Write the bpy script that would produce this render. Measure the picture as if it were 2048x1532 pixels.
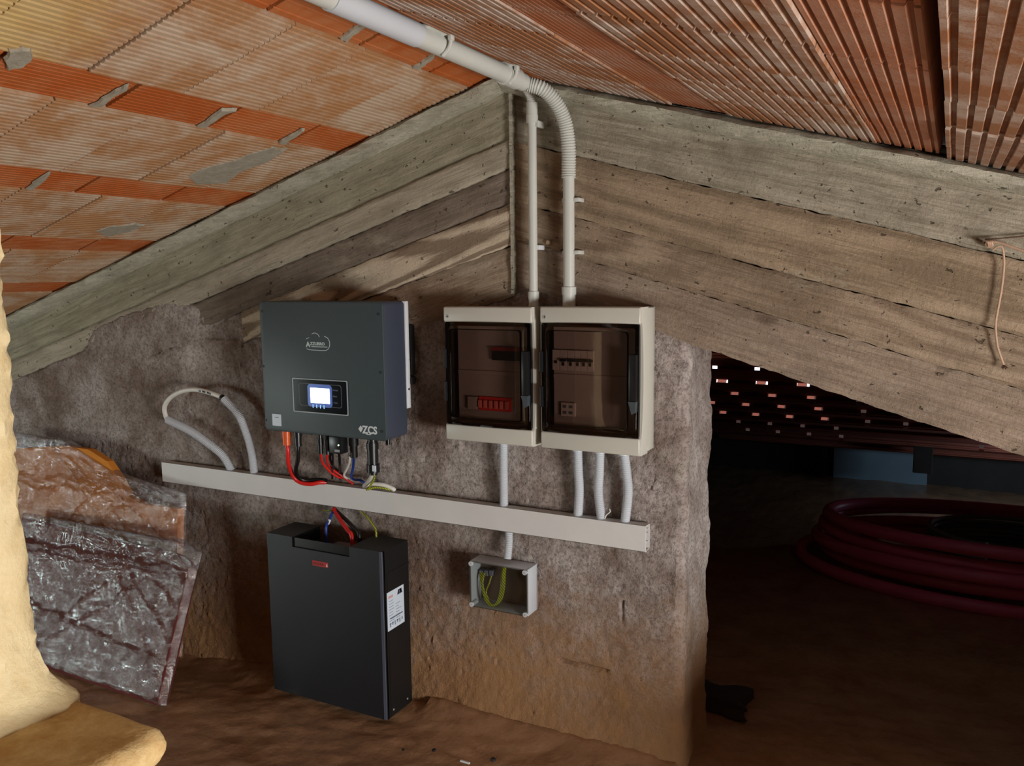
import bpy, bmesh, math, random
import numpy as np
from mathutils import Vector, Matrix
random.seed(7)
for o in list(bpy.data.objects): bpy.data.objects.remove(o, do_unlink=True)
scene = bpy.context.scene
C = scene.collection
Z0 = 1.43                     # eye-level origin sits this far above the floor

# ------------------------------------------------------------------ camera
YAW, PITCH, ROLL, FPX = 0.48140, -0.12575, -0.011826, 1681.867
CAM = np.array([2.0414, -2.2674, Z0 + 0.0007])
_f = np.array([-math.sin(YAW)*math.cos(PITCH), math.cos(YAW)*math.cos(PITCH), math.sin(PITCH)])
_r = np.array([math.cos(YAW), math.sin(YAW), 0.0]); _u = np.cross(_r, _f)
_R = math.cos(ROLL)*_r + math.sin(ROLL)*_u
_U = -math.sin(ROLL)*_r + math.cos(ROLL)*_u
cd = bpy.data.cameras.new('camera'); cam = bpy.data.objects.new('camera', cd); C.objects.link(cam)
cd.sensor_fit = 'HORIZONTAL'; cd.sensor_width = 36.0; cd.lens = FPX/2048*36; cd.clip_start = 0.02; cd.clip_end = 60
cam.matrix_world = Matrix(((_R[0], _U[0], -_f[0], CAM[0]), (_R[1], _U[1], -_f[1], CAM[1]), (_R[2], _U[2], -_f[2], CAM[2]), (0, 0, 0, 1)))
scene.camera = cam
def _ray(u, v): return _R*(u-1024)/FPX - _U*(v-766)/FPX + _f
def onp(u, v, n, p0):
    d = _ray(u, v); n = np.array(n, float); t = n@(np.array(p0, float)-CAM)/(n@d); return Vector(CAM+t*d)
def at(u, v, y=0.0): return onp(u, v, (0, 1, 0), (0, y, 0))      # measured point on a plane parallel to the gable wall
def atx(u, v, x): return onp(u, v, (1, 0, 0), (x, 0, 0))
def atz(u, v, z): return onp(u, v, (0, 0, 1), (0, 0, z))

# ------------------------------------------------------------------ world, lights, exposure
w = bpy.data.worlds.new('sky'); scene.world = w; w.use_nodes = True
bg = w.node_tree.nodes['Background']; bg.inputs[0].default_value = (0.80, 0.90, 1.0, 1); bg.inputs[1].default_value = 2.0
def area(name, loc, target, sx, sy, power, col):
    l = bpy.data.lights.new(name, 'AREA'); l.shape = 'RECTANGLE'; l.size = sx; l.size_y = sy; l.energy = power; l.color = col
    o = bpy.data.objects.new(name, l); C.objects.link(o); o.location = loc
    o.rotation_euler = (Vector(target)-Vector(loc)).to_track_quat('-Z', 'Y').to_euler(); return o
area('window_daylight', (4.12, -1.80, 0.52), (0.6, -0.5, 0.80), 0.90, 0.60, 98, (1.0, 0.975, 0.93))        # low window in the right wall
area('left_window_daylight', (-3.1, -2.55, 0.56), (-0.4, -0.1, 0.65), 1.2, 0.5, 42, (0.88, 1.0, 0.95))   # low window in the left wall, greenery outside
area('eaves_gap_daylight', (2.75, 3.05, 0.42), (1.62, 4.0, 0.12), 0.25, 0.10, 2.0, (0.55, 0.78, 1.0))       # gap under the far eaves
vs = scene.view_settings
vs.view_transform = 'Standard'; vs.look = 'None'; vs.exposure = 0.22; vs.gamma = 1.0; vs.use_curve_mapping = False

# ------------------------------------------------------------------ helpers
def lin(r, g, b):
    f = lambda c: (c/12.92 if c <= 0.04045 else ((c+0.055)/1.055)**2.4)
    return (f(r/255), f(g/255), f(b/255), 1.0)
def newmat(name):
    m = bpy.data.materials.new(name); m.use_nodes = True; nt = m.node_tree
    return m, nt, nt.nodes['Principled BSDF']
def node(nt, t, **kw):
    n = nt.nodes.new(t)
    for k, v in kw.items():
        if k in n.inputs.keys() if isinstance(k, str) else False: n.inputs[k].default_value = v
        else: setattr(n, k, v)
    return n
def noise(nt, vec, scale, detail=4, rough=.55, dist=0):
    n = nt.nodes.new('ShaderNodeTexNoise'); n.inputs['Scale'].default_value = scale; n.inputs['Detail'].default_value = detail
    n.inputs['Roughness'].default_value = rough; n.inputs['Distortion'].default_value = dist
    if vec is not None: nt.links.new(vec, n.inputs['Vector'])
    return n.outputs['Fac']
def ramp(nt, fac, a, b, ca=(0, 0, 0, 1), cb=(1, 1, 1, 1)):
    r = nt.nodes.new('ShaderNodeValToRGB'); r.color_ramp.elements[0].position = a; r.color_ramp.elements[1].position = b
    r.color_ramp.elements[0].color = ca; r.color_ramp.elements[1].color = cb; nt.links.new(fac, r.inputs[0]); return r.outputs[0]
def mix(nt, fac, a, b, mode='MIX'):
    m = nt.nodes.new('ShaderNodeMix'); m.data_type = 'RGBA'; m.blend_type = mode
    for sock, v in ((m.inputs[0], fac), (m.inputs[6], a), (m.inputs[7], b)):
        if hasattr(v, 'node'): nt.links.new(v, sock)
        else: sock.default_value = v
    return m.outputs[2]
def mapping(nt, src='Object', rot=(0, 0, 0), scale=(1, 1, 1), loc=(0, 0, 0)):
    tc = nt.nodes.new('ShaderNodeTexCoord'); mp = nt.nodes.new('ShaderNodeMapping')
    mp.inputs['Rotation'].default_value = rot; mp.inputs['Scale'].default_value = scale; mp.inputs['Location'].default_value = loc
    nt.links.new(tc.outputs[src], mp.inputs[0]); return mp.outputs[0]
def bump(nt, bsdf, h, strength=.4, dist=.01):
    b = nt.nodes.new('ShaderNodeBump'); b.inputs['Strength'].default_value = strength; b.inputs['Distance'].default_value = dist
    nt.links.new(h, b.inputs['Height']); nt.links.new(b.outputs[0], bsdf.inputs['Normal'])
def addm(nt, a, b, op='ADD'):
    m = nt.nodes.new('ShaderNodeMath'); m.operation = op
    for s, v in ((m.inputs[0], a), (m.inputs[1], b)):
        if hasattr(v, 'node'): nt.links.new(v, s)
        else: s.default_value = v
    return m.outputs[0]
def plain(name, col, rough=.5, metal=0, var=.08, nscale=30, bmp=0, spec=.5, emit=None):
    m, nt, b = newmat(name)
    vec = mapping(nt)
    f = noise(nt, vec, nscale, 3)
    dark = tuple(c*(1-var*2) for c in col[:3])+(1,)
    nt.links.new(mix(nt, f, dark, tuple(min(1, c*(1+var)) for c in col[:3])+(1,)), b.inputs['Base Color'])
    b.inputs['Roughness'].default_value = rough; b.inputs['Metallic'].default_value = metal; b.inputs['Specular IOR Level'].default_value = spec
    if bmp: bump(nt, b, noise(nt, vec, nscale*8, 2), bmp, .002)
    if emit: b.inputs['Emission Color'].default_value = emit[0]; b.inputs['Emission Strength'].default_value = emit[1]
    return m
def clear(name, tint, gloss_rough=.05, gloss=.06, bubbles=False, milk=.35):
    m, nt, b = newmat(name); nt.nodes.remove(b); out = nt.nodes['Material Output']
    tr = nt.nodes.new('ShaderNodeBsdfTransparent'); tr.inputs[0].default_value = tint
    gl = nt.nodes.new('ShaderNodeBsdfGlossy'); gl.inputs['Roughness'].default_value = gloss_rough
    mx = nt.nodes.new('ShaderNodeMixShader')
    fr = nt.nodes.new('ShaderNodeLayerWeight'); fr.inputs[0].default_value = .5
    fac = addm(nt, addm(nt, addm(nt, fr.outputs['Facing'], 3.5, 'POWER'), .6, 'MULTIPLY'), gloss)
    nt.links.new(fac, mx.inputs[0]); nt.links.new(tr.outputs[0], mx.inputs[1]); nt.links.new(gl.outputs[0], mx.inputs[2])
    if bubbles:
        vec = mapping(nt)
        v = nt.nodes.new('ShaderNodeTexVoronoi'); v.inputs['Scale'].default_value = 75; v.inputs['Randomness'].default_value = .25; nt.links.new(vec, v.inputs['Vector'])
        h = addm(nt, v.outputs['Distance'], addm(nt, noise(nt, vec, 16, 5, .65, 2.5), 5.0, 'MULTIPLY'))
        bp = nt.nodes.new('ShaderNodeBump'); bp.inputs['Strength'].default_value = 1.0; bp.inputs['Distance'].default_value = .0022
        nt.links.new(h, bp.inputs['Height']); nt.links.new(bp.outputs[0], gl.inputs['Normal'])
        df = nt.nodes.new('ShaderNodeBsdfDiffuse'); df.inputs[0].default_value = lin(206, 204, 214); nt.links.new(bp.outputs[0], df.inputs['Normal'])
        m2 = nt.nodes.new('ShaderNodeMixShader'); nt.links.new(addm(nt, ramp(nt, noise(nt, vec, 9, 4, .6, 1.0), .4, .7), milk, 'MULTIPLY'), m2.inputs[0]); nt.links.new(mx.outputs[0], m2.inputs[1]); nt.links.new(df.outputs[0], m2.inputs[2]); mx = m2
    nt.links.new(mx.outputs[0], out.inputs[0]); return m

# ---- numpy value noise
def vnoise(x, y, seed=0):
    xi = np.floor(x).astype(np.int64); yi = np.floor(y).astype(np.int64); xf = x-xi; yf = y-yi
    def h(a, b):
        n = (a*374761393 + b*668265263 + seed*982451653) & 0xffffffff
        n = ((n ^ (n >> 13))*1274126177) & 0xffffffff
        return ((n ^ (n >> 16)) & 0xffff)/65535.0
    u = xf*xf*(3-2*xf); v = yf*yf*(3-2*yf)
    return (h(xi, yi)*(1-u)+h(xi+1, yi)*u)*(1-v)+(h(xi, yi+1)*(1-u)+h(xi+1, yi+1)*u)*v
def fbm(x, y, s, octv=4, seed=0, gain=.5):
    t = 0; a = 1; n = 0
    for k in range(octv):
        t = t+a*(vnoise(x*s, y*s, seed+k)-.5); n += a; a *= gain; s *= 2.03
    return t/n

# ---- mesh builders
class MB:
    def __init__(s): s.v = []; s.f = []
    def add(s, vs, fs):
        n = len(s.v); s.v += [tuple(p) for p in vs]; s.f += [tuple(i+n for i in f) for f in fs]; return s
    def box(s, x0, x1, y0, y1, z0, z1, bev=0, seg=2):
        if bev:
            bm = bmesh.new(); bmesh.ops.create_cube(bm, size=1)
            for q in bm.verts: q.co = ((x0+x1)/2+q.co.x*(x1-x0), (y0+y1)/2+q.co.y*(y1-y0), (z0+z1)/2+q.co.z*(z1-z0))
            bmesh.ops.bevel(bm, geom=list(bm.edges), offset=bev, segments=seg, affect='EDGES', profile=.5)
            return s.frombm(bm)
        return s.add([(x0,y0,z0),(x1,y0,z0),(x1,y1,z0),(x0,y1,z0),(x0,y0,z1),(x1,y0,z1),(x1,y1,z1),(x0,y1,z1)],
                     [(0,3,2,1),(4,5,6,7),(0,1,5,4),(1,2,6,5),(2,3,7,6),(3,0,4,7)])
    def frombm(s, bm):
        bm.verts.index_update(); vs = [q.co.copy() for q in bm.verts]; fs = [[q.index for q in f.verts] for f in bm.faces]; bm.free(); return s.add(vs, fs)
    def tube(s, pts, r, sides=12, step=None, rf=None, caps=True, idx=False):
        P = spline(pts, step) if step else [Vector(p) for p in pts]
        n = len(P); tang = [(P[min(i+1, n-1)]-P[max(i-1, 0)]).normalized() for i in range(n)]
        ref = Vector((0, 0, 1)) if abs(tang[0].z) < .9 else Vector((1, 0, 0))
        nrm = (ref-tang[0]*ref.dot(tang[0])).normalized()
        vs = []; L = 0
        for i in range(n):
            if i:
                L += (P[i]-P[i-1]).length; nrm = (nrm-tang[i]*nrm.dot(tang[i])).normalized()
            bn = tang[i].cross(nrm); rr = (rf(L) if not idx else rf(i)) if rf else r
            for k in range(sides):
                a = 2*math.pi*k/sides; vs.append(P[i]+(nrm*math.cos(a)+bn*math.sin(a))*rr)
        fs = [(i*sides+k, i*sides+(k+1) % sides, (i+1)*sides+(k+1) % sides, (i+1)*sides+k) for i in range(n-1) for k in range(sides)]
        if caps: fs += [tuple(range(sides-1, -1, -1)), tuple((n-1)*sides+k for k in range(sides))]
        return s.add(vs, fs)
    def corr(s, pts, r, pitch=.0052, sides=14, depth=.16):
        return s.tube(pts, r, sides, pitch/4, lambda i: r*(1-depth*(0, .25, 1, .75)[i % 4]), True, True)
    def cyl(s, a, b, r, sides=20, r2=None):
        a = Vector(a); b = Vector(b); r2 = r if r2 is None else r2; d = (b-a).length
        return s.tube([a, b], r, sides, None, (lambda L: r if L < d*.5 else r2))
    def prism(s, pts2, f, d0, d1):      # polygon pts2 mapped by f(a,b,depth)
        n = len(pts2); vs = [f(a, b, d0) for a, b in pts2]+[f(a, b, d1) for a, b in pts2]
        return s.add(vs, [tuple(range(n))[::-1], tuple(range(n, 2*n))]+[(i, (i+1) % n, n+(i+1) % n, n+i) for i in range(n)])
    def build(s, name, m, parent=None, smooth=False, fix=True):
        me = bpy.data.meshes.new(name); me.from_pydata([tuple(v) for v in s.v], [], s.f)
        if fix:
            bm = bmesh.new(); bm.from_mesh(me); bmesh.ops.recalc_face_normals(bm, faces=bm.faces); bm.to_mesh(me); bm.free()
        return link(name, me, m, parent, smooth)
def link(name, me, m, parent=None, smooth=False):
    if m is not None: me.materials.append(m)
    if smooth:
        me.polygons.foreach_set('use_smooth', [True]*len(me.polygons))
        try: me.set_sharp_from_angle(angle=math.radians(40))
        except Exception: pass
    o = bpy.data.objects.new(name, me); C.objects.link(o)
    if parent is not None: o.parent = parent; o.matrix_parent_inverse = parent.matrix_basis.inverted()
    return o
def spline(pts, step):
    P = [Vector(p) for p in pts]
    if len(P) == 2: dense = [P[0].lerp(P[1], t/40) for t in range(41)]
    else:
        Q = [P[0]*2-P[1]]+P+[P[-1]*2-P[-2]]; dense = []
        for i in range(1, len(Q)-2):
            a, b, c, d = Q[i-1:i+3]
            for k in range(30):
                t = k/30; dense.append(.5*((2*b)+(c-a)*t+(2*a-5*b+4*c-d)*t*t+(3*b-a-3*c+d)*t**3))
        dense.append(P[-1])
    L = [0]
    for i in range(1, len(dense)): L.append(L[-1]+(dense[i]-dense[i-1]).length)
    n = max(2, int(round(L[-1]/step))); out = []; j = 0
    for k in range(n+1):
        t = L[-1]*k/n
        while j < len(L)-2 and L[j+1] < t: j += 1
        d = L[j+1]-L[j]; out.append(dense[j].lerp(dense[j+1], 0 if d < 1e-9 else (t-L[j])/d))
    return out
def rrect(x0, x1, z0, z1, r, n=5):
    P = []
    for cx, cz, a0 in ((x1-r, z1-r, 0), (x0+r, z1-r, 90), (x0+r, z0+r, 180), (x1-r, z0+r, 270)):
        for k in range(n+1):
            a = math.radians(a0+90*k/n); P.append((cx+r*math.cos(a), cz+r*math.sin(a)))
    return P
XZ = lambda a, b, d: (a, d, b)
def slab(mb, P, y0, y1, bev=.003):     # rounded-outline slab in the wall plane, y0 front, with a chamfered front rim
    n = len(P); cx = sum(p[0] for p in P)/n; cz = sum(p[1] for p in P)/n
    def ins(p, d):
        v = Vector((p[0]-cx, p[1]-cz)); return (p[0]-d*(1 if v.x > 0 else -1), p[1]-d*(1 if v.y > 0 else -1))
    loops = [[(p[0], y1, p[1]) for p in P], [(p[0], y0+bev, p[1]) for p in P], [(q[0], y0+bev*.3, q[1]) for q in (ins(p, bev*.3) for p in P)], [(q[0], y0, q[1]) for q in (ins(p, bev) for p in P)]]
    vs = sum(loops, []); fs = [(k*n+i, k*n+(i+1) % n, (k+1)*n+(i+1) % n, (k+1)*n+i) for k in range(3) for i in range(n)]
    fs += [tuple(range(n)), tuple(range(3*n, 4*n))[::-1]]
    return mb.add(vs, fs)
def ring(mb, P, wd, y0, y1):           # frame line following outline P, width wd inward
    n = len(P); cx = sum(p[0] for p in P)/n; cz = sum(p[1] for p in P)/n
    Q = [(p[0]-wd*(1 if p[0] > cx else -1), p[1]-wd*(1 if p[1] > cz else -1)) for p in P]
    vs = [(p[0], y, p[1]) for y in (y0, y1) for S in (P, Q) for p in S]
    fs = []
    for i in range(n):
        j = (i+1) % n; fs += [(i, j, n+j, n+i), (2*n+i, 3*n+i, 3*n+j, 2*n+j), (i, 2*n+i, 2*n+j, j), (n+i, n+j, 3*n+j, 3*n+i)]
    return mb.add(vs, fs)
def gridmesh(name, X, Y, Zz, m, parent=None, smooth=True, flip=False):
    nz, nx = X.shape; vs = np.stack([X, Y, Zz], -1).reshape(-1, 3)
    i = np.arange((nz-1)*(nx-1)); r = i//(nx-1); c = i % (nx-1); a = r*nx+c
    q = np.stack([a, a+1, a+nx+1, a+nx], -1)
    if flip: q = q[:, ::-1]
    me = bpy.data.meshes.new(name); me.from_pydata(vs.tolist(), [], q.tolist()); me.update()
    return link(name, me, m, parent, smooth)
def thing(name, label, cat, loc=(0, 0, 0), group=None):
    o = bpy.data.objects.new(name, None); C.objects.link(o); o.location = loc; o.empty_display_size = .05
    tag(o, label, cat, group); return o
def tag(o, label, cat, group=None, kind=None):
    o['label'] = label; o['category'] = cat
    if group: o['group'] = group
    if kind: o['kind'] = kind
    return o
def struct(o, label=None, cat=None):
    o['kind'] = 'structure'
    if label: o['label'] = label
    if cat: o['category'] = cat
    return o
def P(o, parent):           # re-parent keeping world coordinates
    o.parent = parent; o.matrix_parent_inverse = parent.matrix_basis.inverted(); return o
def text(name, body, loc, size, m, parent, rot=(math.pi/2, 0, 0), sx=1.0, depth=.0004, align='LEFT'):
    cu = bpy.data.curves.new(name, 'FONT'); cu.body = body; cu.size = size; cu.extrude = depth; cu.align_x = align; cu.resolution_u = 3; cu.offset = size*.035
    t = bpy.data.objects.new(name+'_tmp', cu); C.objects.link(t); bpy.context.view_layer.update()
    me = bpy.data.meshes.new_from_object(t.evaluated_get(bpy.context.evaluated_depsgraph_get())); bpy.data.objects.remove(t, do_unlink=True)
    me.name = name; me.materials.clear()
    M = Matrix.Translation(loc) @ (rot if isinstance(rot, Matrix) else Matrix.Rotation(rot[2], 4, 'Z') @ Matrix.Rotation(rot[0], 4, 'X')) @ Matrix.Diagonal((sx, 1, 1, 1))
    me.transform(M); return link(name, me, m, parent)

# ------------------------------------------------------------------ materials
def board_mat(name, base, hi, ang, seed, green=0.0, ringed=.25):
    m, nt, b = newmat(name)
    vec = mapping(nt, 'Object', (0, ang, 0), (1, 1, 1), (seed*1.7, 0, seed*.9))
    def stretched(k, z=1.0):
        mp = nt.nodes.new('ShaderNodeMapping'); mp.inputs['Scale'].default_value = (k, 1, z); nt.links.new(vec, mp.inputs[0]); return mp.outputs[0]
    g = noise(nt, stretched(.06), 150, 5, .7, .8)            # fine long grain left by the formwork boards
    g2 = noise(nt, stretched(.09), 30, 4, .6, .5)
    cont = addm(nt, addm(nt, noise(nt, stretched(.16), 3.4, 1.5, .45, .3), 130, 'MULTIPLY'), 0, 'SINE')      # cathedral grain contours
    grain = addm(nt, addm(nt, addm(nt, g, .6, 'MULTIPLY'), addm(nt, g2, .4, 'MULTIPLY')), addm(nt, cont, ringed*.13, 'MULTIPLY'))
    c = mix(nt, ramp(nt, grain, .40, .60), tuple(x*.86 for x in base[:3])+(1,), hi)
    c = mix(nt, addm(nt, ramp(nt, noise(nt, vec, 4.5, 6, .68), .48, .72), .5, 'MULTIPLY'), c, tuple(x*.55 for x in base[:3])+(1,))
    c = mix(nt, addm(nt, ramp(nt, noise(nt, stretched(.6), 3.1, 7, .74, .8), .57, .68), .55, 'MULTIPLY'), c, lin(176, 168, 150))
    vo = nt.nodes.new('ShaderNodeTexVoronoi'); vo.inputs['Scale'].default_value = 3.1; nt.links.new(stretched(.8), vo.inputs['Vector'])
    kn = addm(nt, vo.outputs['Distance'], addm(nt, noise(nt, vec, 40, 3), .06, 'MULTIPLY'))
    c = mix(nt, addm(nt, ramp(nt, kn, .075, .12, (1, 1, 1, 1), (0, 0, 0, 1)), .55, 'MULTIPLY'), c, lin(74, 60, 48))    # knot prints
    pit = ramp(nt, noise(nt, stretched(.7), 62, 3, .6, .3), .665, .70)
    c = mix(nt, addm(nt, pit, .8, 'MULTIPLY'), c, lin(60, 50, 40))       # blow holes
    if green: c = mix(nt, addm(nt, ramp(nt, noise(nt, vec, 2.2, 3), .3, .7), green, 'MULTIPLY'), c, lin(124, 127, 98))  # greenish ambient light mixed into the concrete colour
    nt.links.new(c, b.inputs['Base Color']); b.inputs['Roughness'].default_value = .9; b.inputs['Specular IOR Level'].default_value = .2
    h = addm(nt, addm(nt, addm(nt, grain, .9, 'MULTIPLY'), addm(nt, noise(nt, vec, 75, 5, .72), .9, 'MULTIPLY')), addm(nt, pit, .6, 'MULTIPLY'), 'SUBTRACT')
    bump(nt, b, h, .85, .006); return m
SL = math.atan(.30); SR = math.atan(.285)
M_bl = [board_mat('board_formed_concrete', lin(148, 141, 120), lin(172, 165, 144), SL, 1, .12), board_mat('board_formed_concrete', lin(166, 156, 138), lin(188, 178, 160), SL, 2, .05),
        board_mat('board_formed_concrete', lin(122, 109, 97), lin(142, 128, 115), SL, 3), board_mat('board_formed_concrete', lin(150, 131, 111), lin(206, 190, 168), SL, 4, 0, 1.6),
        board_mat('board_formed_concrete', lin(138, 118, 98), lin(166, 146, 126), SL, 5)]
M_br = [board_mat('board_formed_concrete', lin(146, 136, 118), lin(176, 167, 150), -SR, 6, .06), board_mat('board_formed_concrete', lin(142, 123, 101), lin(166, 146, 123), -SR, 7, 0, .7),
        board_mat('board_formed_concrete', lin(142, 122, 102), lin(166, 147, 126), -SR, 8, 0, .7), board_mat('board_formed_concrete', lin(142, 123, 107), lin(162, 144, 127), -SR, 9)]
M_ledge = board_mat('mortar_ledge', lin(170, 166, 148), lin(194, 189, 172), 0, 10, .06, 0)

def rough_mat():
    m, nt, b = newmat('rough_cast_wall')
    vec = mapping(nt)
    n1 = noise(nt, vec, 3.2, 6, .62); n2 = noise(nt, vec, 17, 5, .7); n3 = noise(nt, vec, 95, 4, .75)
    c = mix(nt, ramp(nt, n1, .40, .62), lin(134, 116, 106), lin(186, 176, 171))
    c = mix(nt, addm(nt, ramp(nt, n2, .46, .64), .4, 'MULTIPLY'), c, lin(104, 86, 74))
    c = mix(nt, addm(nt, ramp(nt, noise(nt, vec, 2.3, 6, .74, .8), .58, .72), .55, 'MULTIPLY'), c, lin(186, 180, 166))
    c = mix(nt, addm(nt, ramp(nt, n3, .40, .52, (1, 1, 1, 1), (0, 0, 0, 1)), .5, 'MULTIPLY'), c, lin(78, 64, 56))
    # sprayed foam that crept up the foot of the wall
    sep = nt.nodes.new('ShaderNodeSeparateXYZ'); tc = nt.nodes.new('ShaderNodeTexCoord'); nt.links.new(tc.outputs['Object'], sep.inputs[0])
    lim = addm(nt, sep.outputs['Z'], addm(nt, noise(nt, vec, 2.1, 4, .6), .55, 'MULTIPLY'), 'SUBTRACT')
    foam = ramp(nt, addm(nt, addm(nt, lim, addm(nt, n2, .35, 'MULTIPLY'), 'SUBTRACT'), .5, 'ADD'), .12, .60, (1, 1, 1, 1), (0, 0, 0, 1))
    c = mix(nt, addm(nt, foam, .92, 'MULTIPLY'), c, mix(nt, n2, lin(160, 116, 78), lin(182, 140, 96)))
    nt.links.new(c, b.inputs['Base Color']); b.inputs['Roughness'].default_value = .92; b.inputs['Specular IOR Level'].default_value = .18
    h = addm(nt, addm(nt, n2, .4, 'MULTIPLY'), addm(nt, n3, .9, 'MULTIPLY')); bump(nt, b, h, .9, .008); return m
M_rough = rough_mat()
def foam_mat(name, a, bb, rough, scale=9, spec=.4):
    m, nt, b = newmat(name); vec = mapping(nt)
    n1 = noise(nt, vec, scale, 5, .6); n2 = noise(nt, vec, scale*6, 4, .65)
    nt.links.new(mix(nt, ramp(nt, addm(nt, addm(nt, n1, .7, 'MULTIPLY'), addm(nt, n2, .3, 'MULTIPLY')), .35, .65), a, bb), b.inputs['Base Color'])
    b.inputs['Roughness'].default_value = rough; b.inputs['Specular IOR Level'].default_value = spec
    bump(nt, b, addm(nt, n1, addm(nt, n2, .4, 'MULTIPLY')), .5, .012); return m
M_floor = foam_mat('sprayed_foam_floor', lin(146, 108, 80), lin(172, 132, 100), .24, 7, .5)
M_cream = foam_mat('cream_sprayed_foam', lin(232, 208, 158), lin(244, 226, 182), .55, 14, .3)
M_foamcut = foam_mat('sanded_cream_foam', lin(196, 152, 94), lin(234, 206, 152), .75, 12, .2)

def clay_mat(name, a, bb, chalk, chalk_amt, scale=6, overspray=False):
    m, nt, b = newmat(name)
    vec = mapping(nt); oi = nt.nodes.new('ShaderNodeObjectInfo')
    off = nt.nodes.new('ShaderNodeVectorMath'); off.operation = 'ADD'
    sc = nt.nodes.new('ShaderNodeVectorMath'); sc.operation = 'SCALE'; sc.inputs['Scale'].default_value = 1.0
    cmb = nt.nodes.new('ShaderNodeCombineXYZ'); rr = addm(nt, oi.outputs['Random'], 37.0, 'MULTIPLY')
    for k in range(3): nt.links.new(rr, cmb.inputs[k])
    nt.links.new(vec, off.inputs[0]); nt.links.new(cmb.outputs[0], off.inputs[1]); v2 = off.outputs[0]
    c = mix(nt, noise(nt, v2, scale, 4, .6), a, bb)
    c = mix(nt, addm(nt, oi.outputs['Random'], .35, 'MULTIPLY'), c, tuple(x*.72 for x in a[:3])+(1,))
    ch = addm(nt, ramp(nt, noise(nt, v2, 5, 6, .7, .4), .43, .62), chalk_amt, 'MULTIPLY')
    c = mix(nt, ch, c, chalk)
    if overspray:       # cream foam mist that settled around the pillar head
        ge = nt.nodes.new('ShaderNodeNewGeometry'); vd = nt.nodes.new('ShaderNodeVectorMath'); vd.operation = 'DISTANCE'; vd.inputs[1].default_value = (.46, -1.42, 1.90)
        nt.links.new(ge.outputs['Position'], vd.inputs[0])
        dd = addm(nt, vd.outputs['Value'], addm(nt, noise(nt, ge.outputs['Position'], 22, 4, .7), .22, 'MULTIPLY'))
        c = mix(nt, addm(nt, ramp(nt, dd, .26, .50, (1, 1, 1, 1), (0, 0, 0, 1)), .85, 'MULTIPLY'), c, lin(210, 182, 120))
    nt.links.new(c, b.inputs['Base Color']); b.inputs['Roughness'].default_value = .68; b.inputs['Specular IOR Level'].default_value = .35
    bump(nt, b, noise(nt, v2, 120, 3, .7), .25, .003); return m
M_clayL = clay_mat('pale_clay', lin(176, 127, 84), lin(188, 142, 101), lin(198, 178, 156), .85, overspray=True)
M_clayR = clay_mat('ribbed_red_clay', lin(146, 96, 62), lin(164, 114, 78), lin(188, 172, 160), .85)
M_orange = clay_mat('orange_clay', lin(180, 90, 36), lin(192, 102, 44), lin(198, 142, 98), .45)
M_orangeR = clay_mat('orange_ribbed_clay', lin(152, 88, 54), lin(170, 104, 66), lin(178, 146, 126), .5)
M_mortar = foam_mat('grey_mortar', lin(162, 156, 140), lin(182, 176, 160), .95, 30, .1)
M_slab = plain('cast_concrete', lin(96, 84, 74), .95, nscale=8, var=.15)
M_dark = plain('dark_concrete', lin(70, 62, 56), .95, nscale=6, var=.2)  # darker grey-brown concrete for the far room
M_pvc = plain('light_grey_pvc', lin(204, 206, 200), .38, var=.04, nscale=12)
M_pvcw = plain('cool_grey_pvc', lin(202, 207, 214), .42, var=.04, nscale=12)
M_trunk = plain('trunking_pvc', lin(218, 216, 214), .45, var=.05, nscale=9)
M_cab = plain('enclosure_plastic', lin(196, 194, 184), .35, var=.03, nscale=8)
M_cabin = plain('enclosure_inner_cover', lin(176, 166, 160), .55, var=.04, nscale=10)
M_smoke = clear('smoked_polycarbonate', (.68, .61, .58, 1), .03, .045)
M_smokerim = clear('smoked_polycarbonate_rim', (.22, .20, .20, 1), .08, .05)
M_lid = clear('clear_polycarbonate', (.86, .87, .86, 1), .04, .05)
M_black = plain('black_plastic', lin(24, 25, 28), .34, var=.1, nscale=20)
M_blackm = plain('matt_black_plastic', lin(15, 15, 16), .55, var=.1, nscale=20)
M_inv = plain('slate_powder_coat', lin(60, 72, 77), .46, var=.06, nscale=200, bmp=.12)
M_invs = plain('slate_powder_coat_case', lin(62, 68, 84), .46, var=.06, nscale=200, bmp=.12)
M_bat = plain('anthracite_powder_coat', lin(21, 23, 29), .42, var=.06, nscale=220, bmp=.12)
M_batedge = plain('anthracite_folded_edge', lin(74, 80, 94), .4, var=.05)
M_white = plain('white_enamel', lin(226, 230, 236), .4, var=.03)
M_print = plain('pale_grey_print', lin(190, 205, 206), .6, var=.02)
M_printw = plain('white_print', lin(214, 222, 228), .6, var=.02)
M_label = plain('paper_label', lin(214, 226, 240), .5, var=.03)
M_ink = plain('grey_ink', lin(96, 108, 124), .6, var=.02)
M_inkd = plain('dark_ink', lin(30, 36, 52), .6, var=.02)
M_red = plain('red_cable_sheath', lin(214, 38, 34), .36, var=.05)
M_redb = plain('red_badge', lin(176, 52, 52), .45, var=.05)
M_orangep = plain('orange_connector', lin(228, 96, 40), .34, var=.05)
M_blackc = plain('black_cable_sheath', lin(18, 18, 20), .36, var=.05)
M_blue = plain('blue_cable_sheath', lin(24, 62, 150), .4, var=.05)
M_whitec = plain('white_cable_sheath', lin(224, 222, 214), .4, var=.04)
M_steel = plain('zinc_plated_steel', lin(206, 206, 198), .30, .35, var=.08)
M_screen = plain('lit_display', (0.9, 0.96, 1, 1), .3, var=0, emit=((.78, .9, 1, 1), 3.2))
M_blueled = plain('blue_backlight', (.02, .08, .4, 1), .3, var=0, emit=((.03, .16, 1, 1), .10))
M_ledw = plain('lit_key', (.2, .5, 1, 1), .3, var=0, emit=((.25, .55, 1, 1), 1.1))
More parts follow.
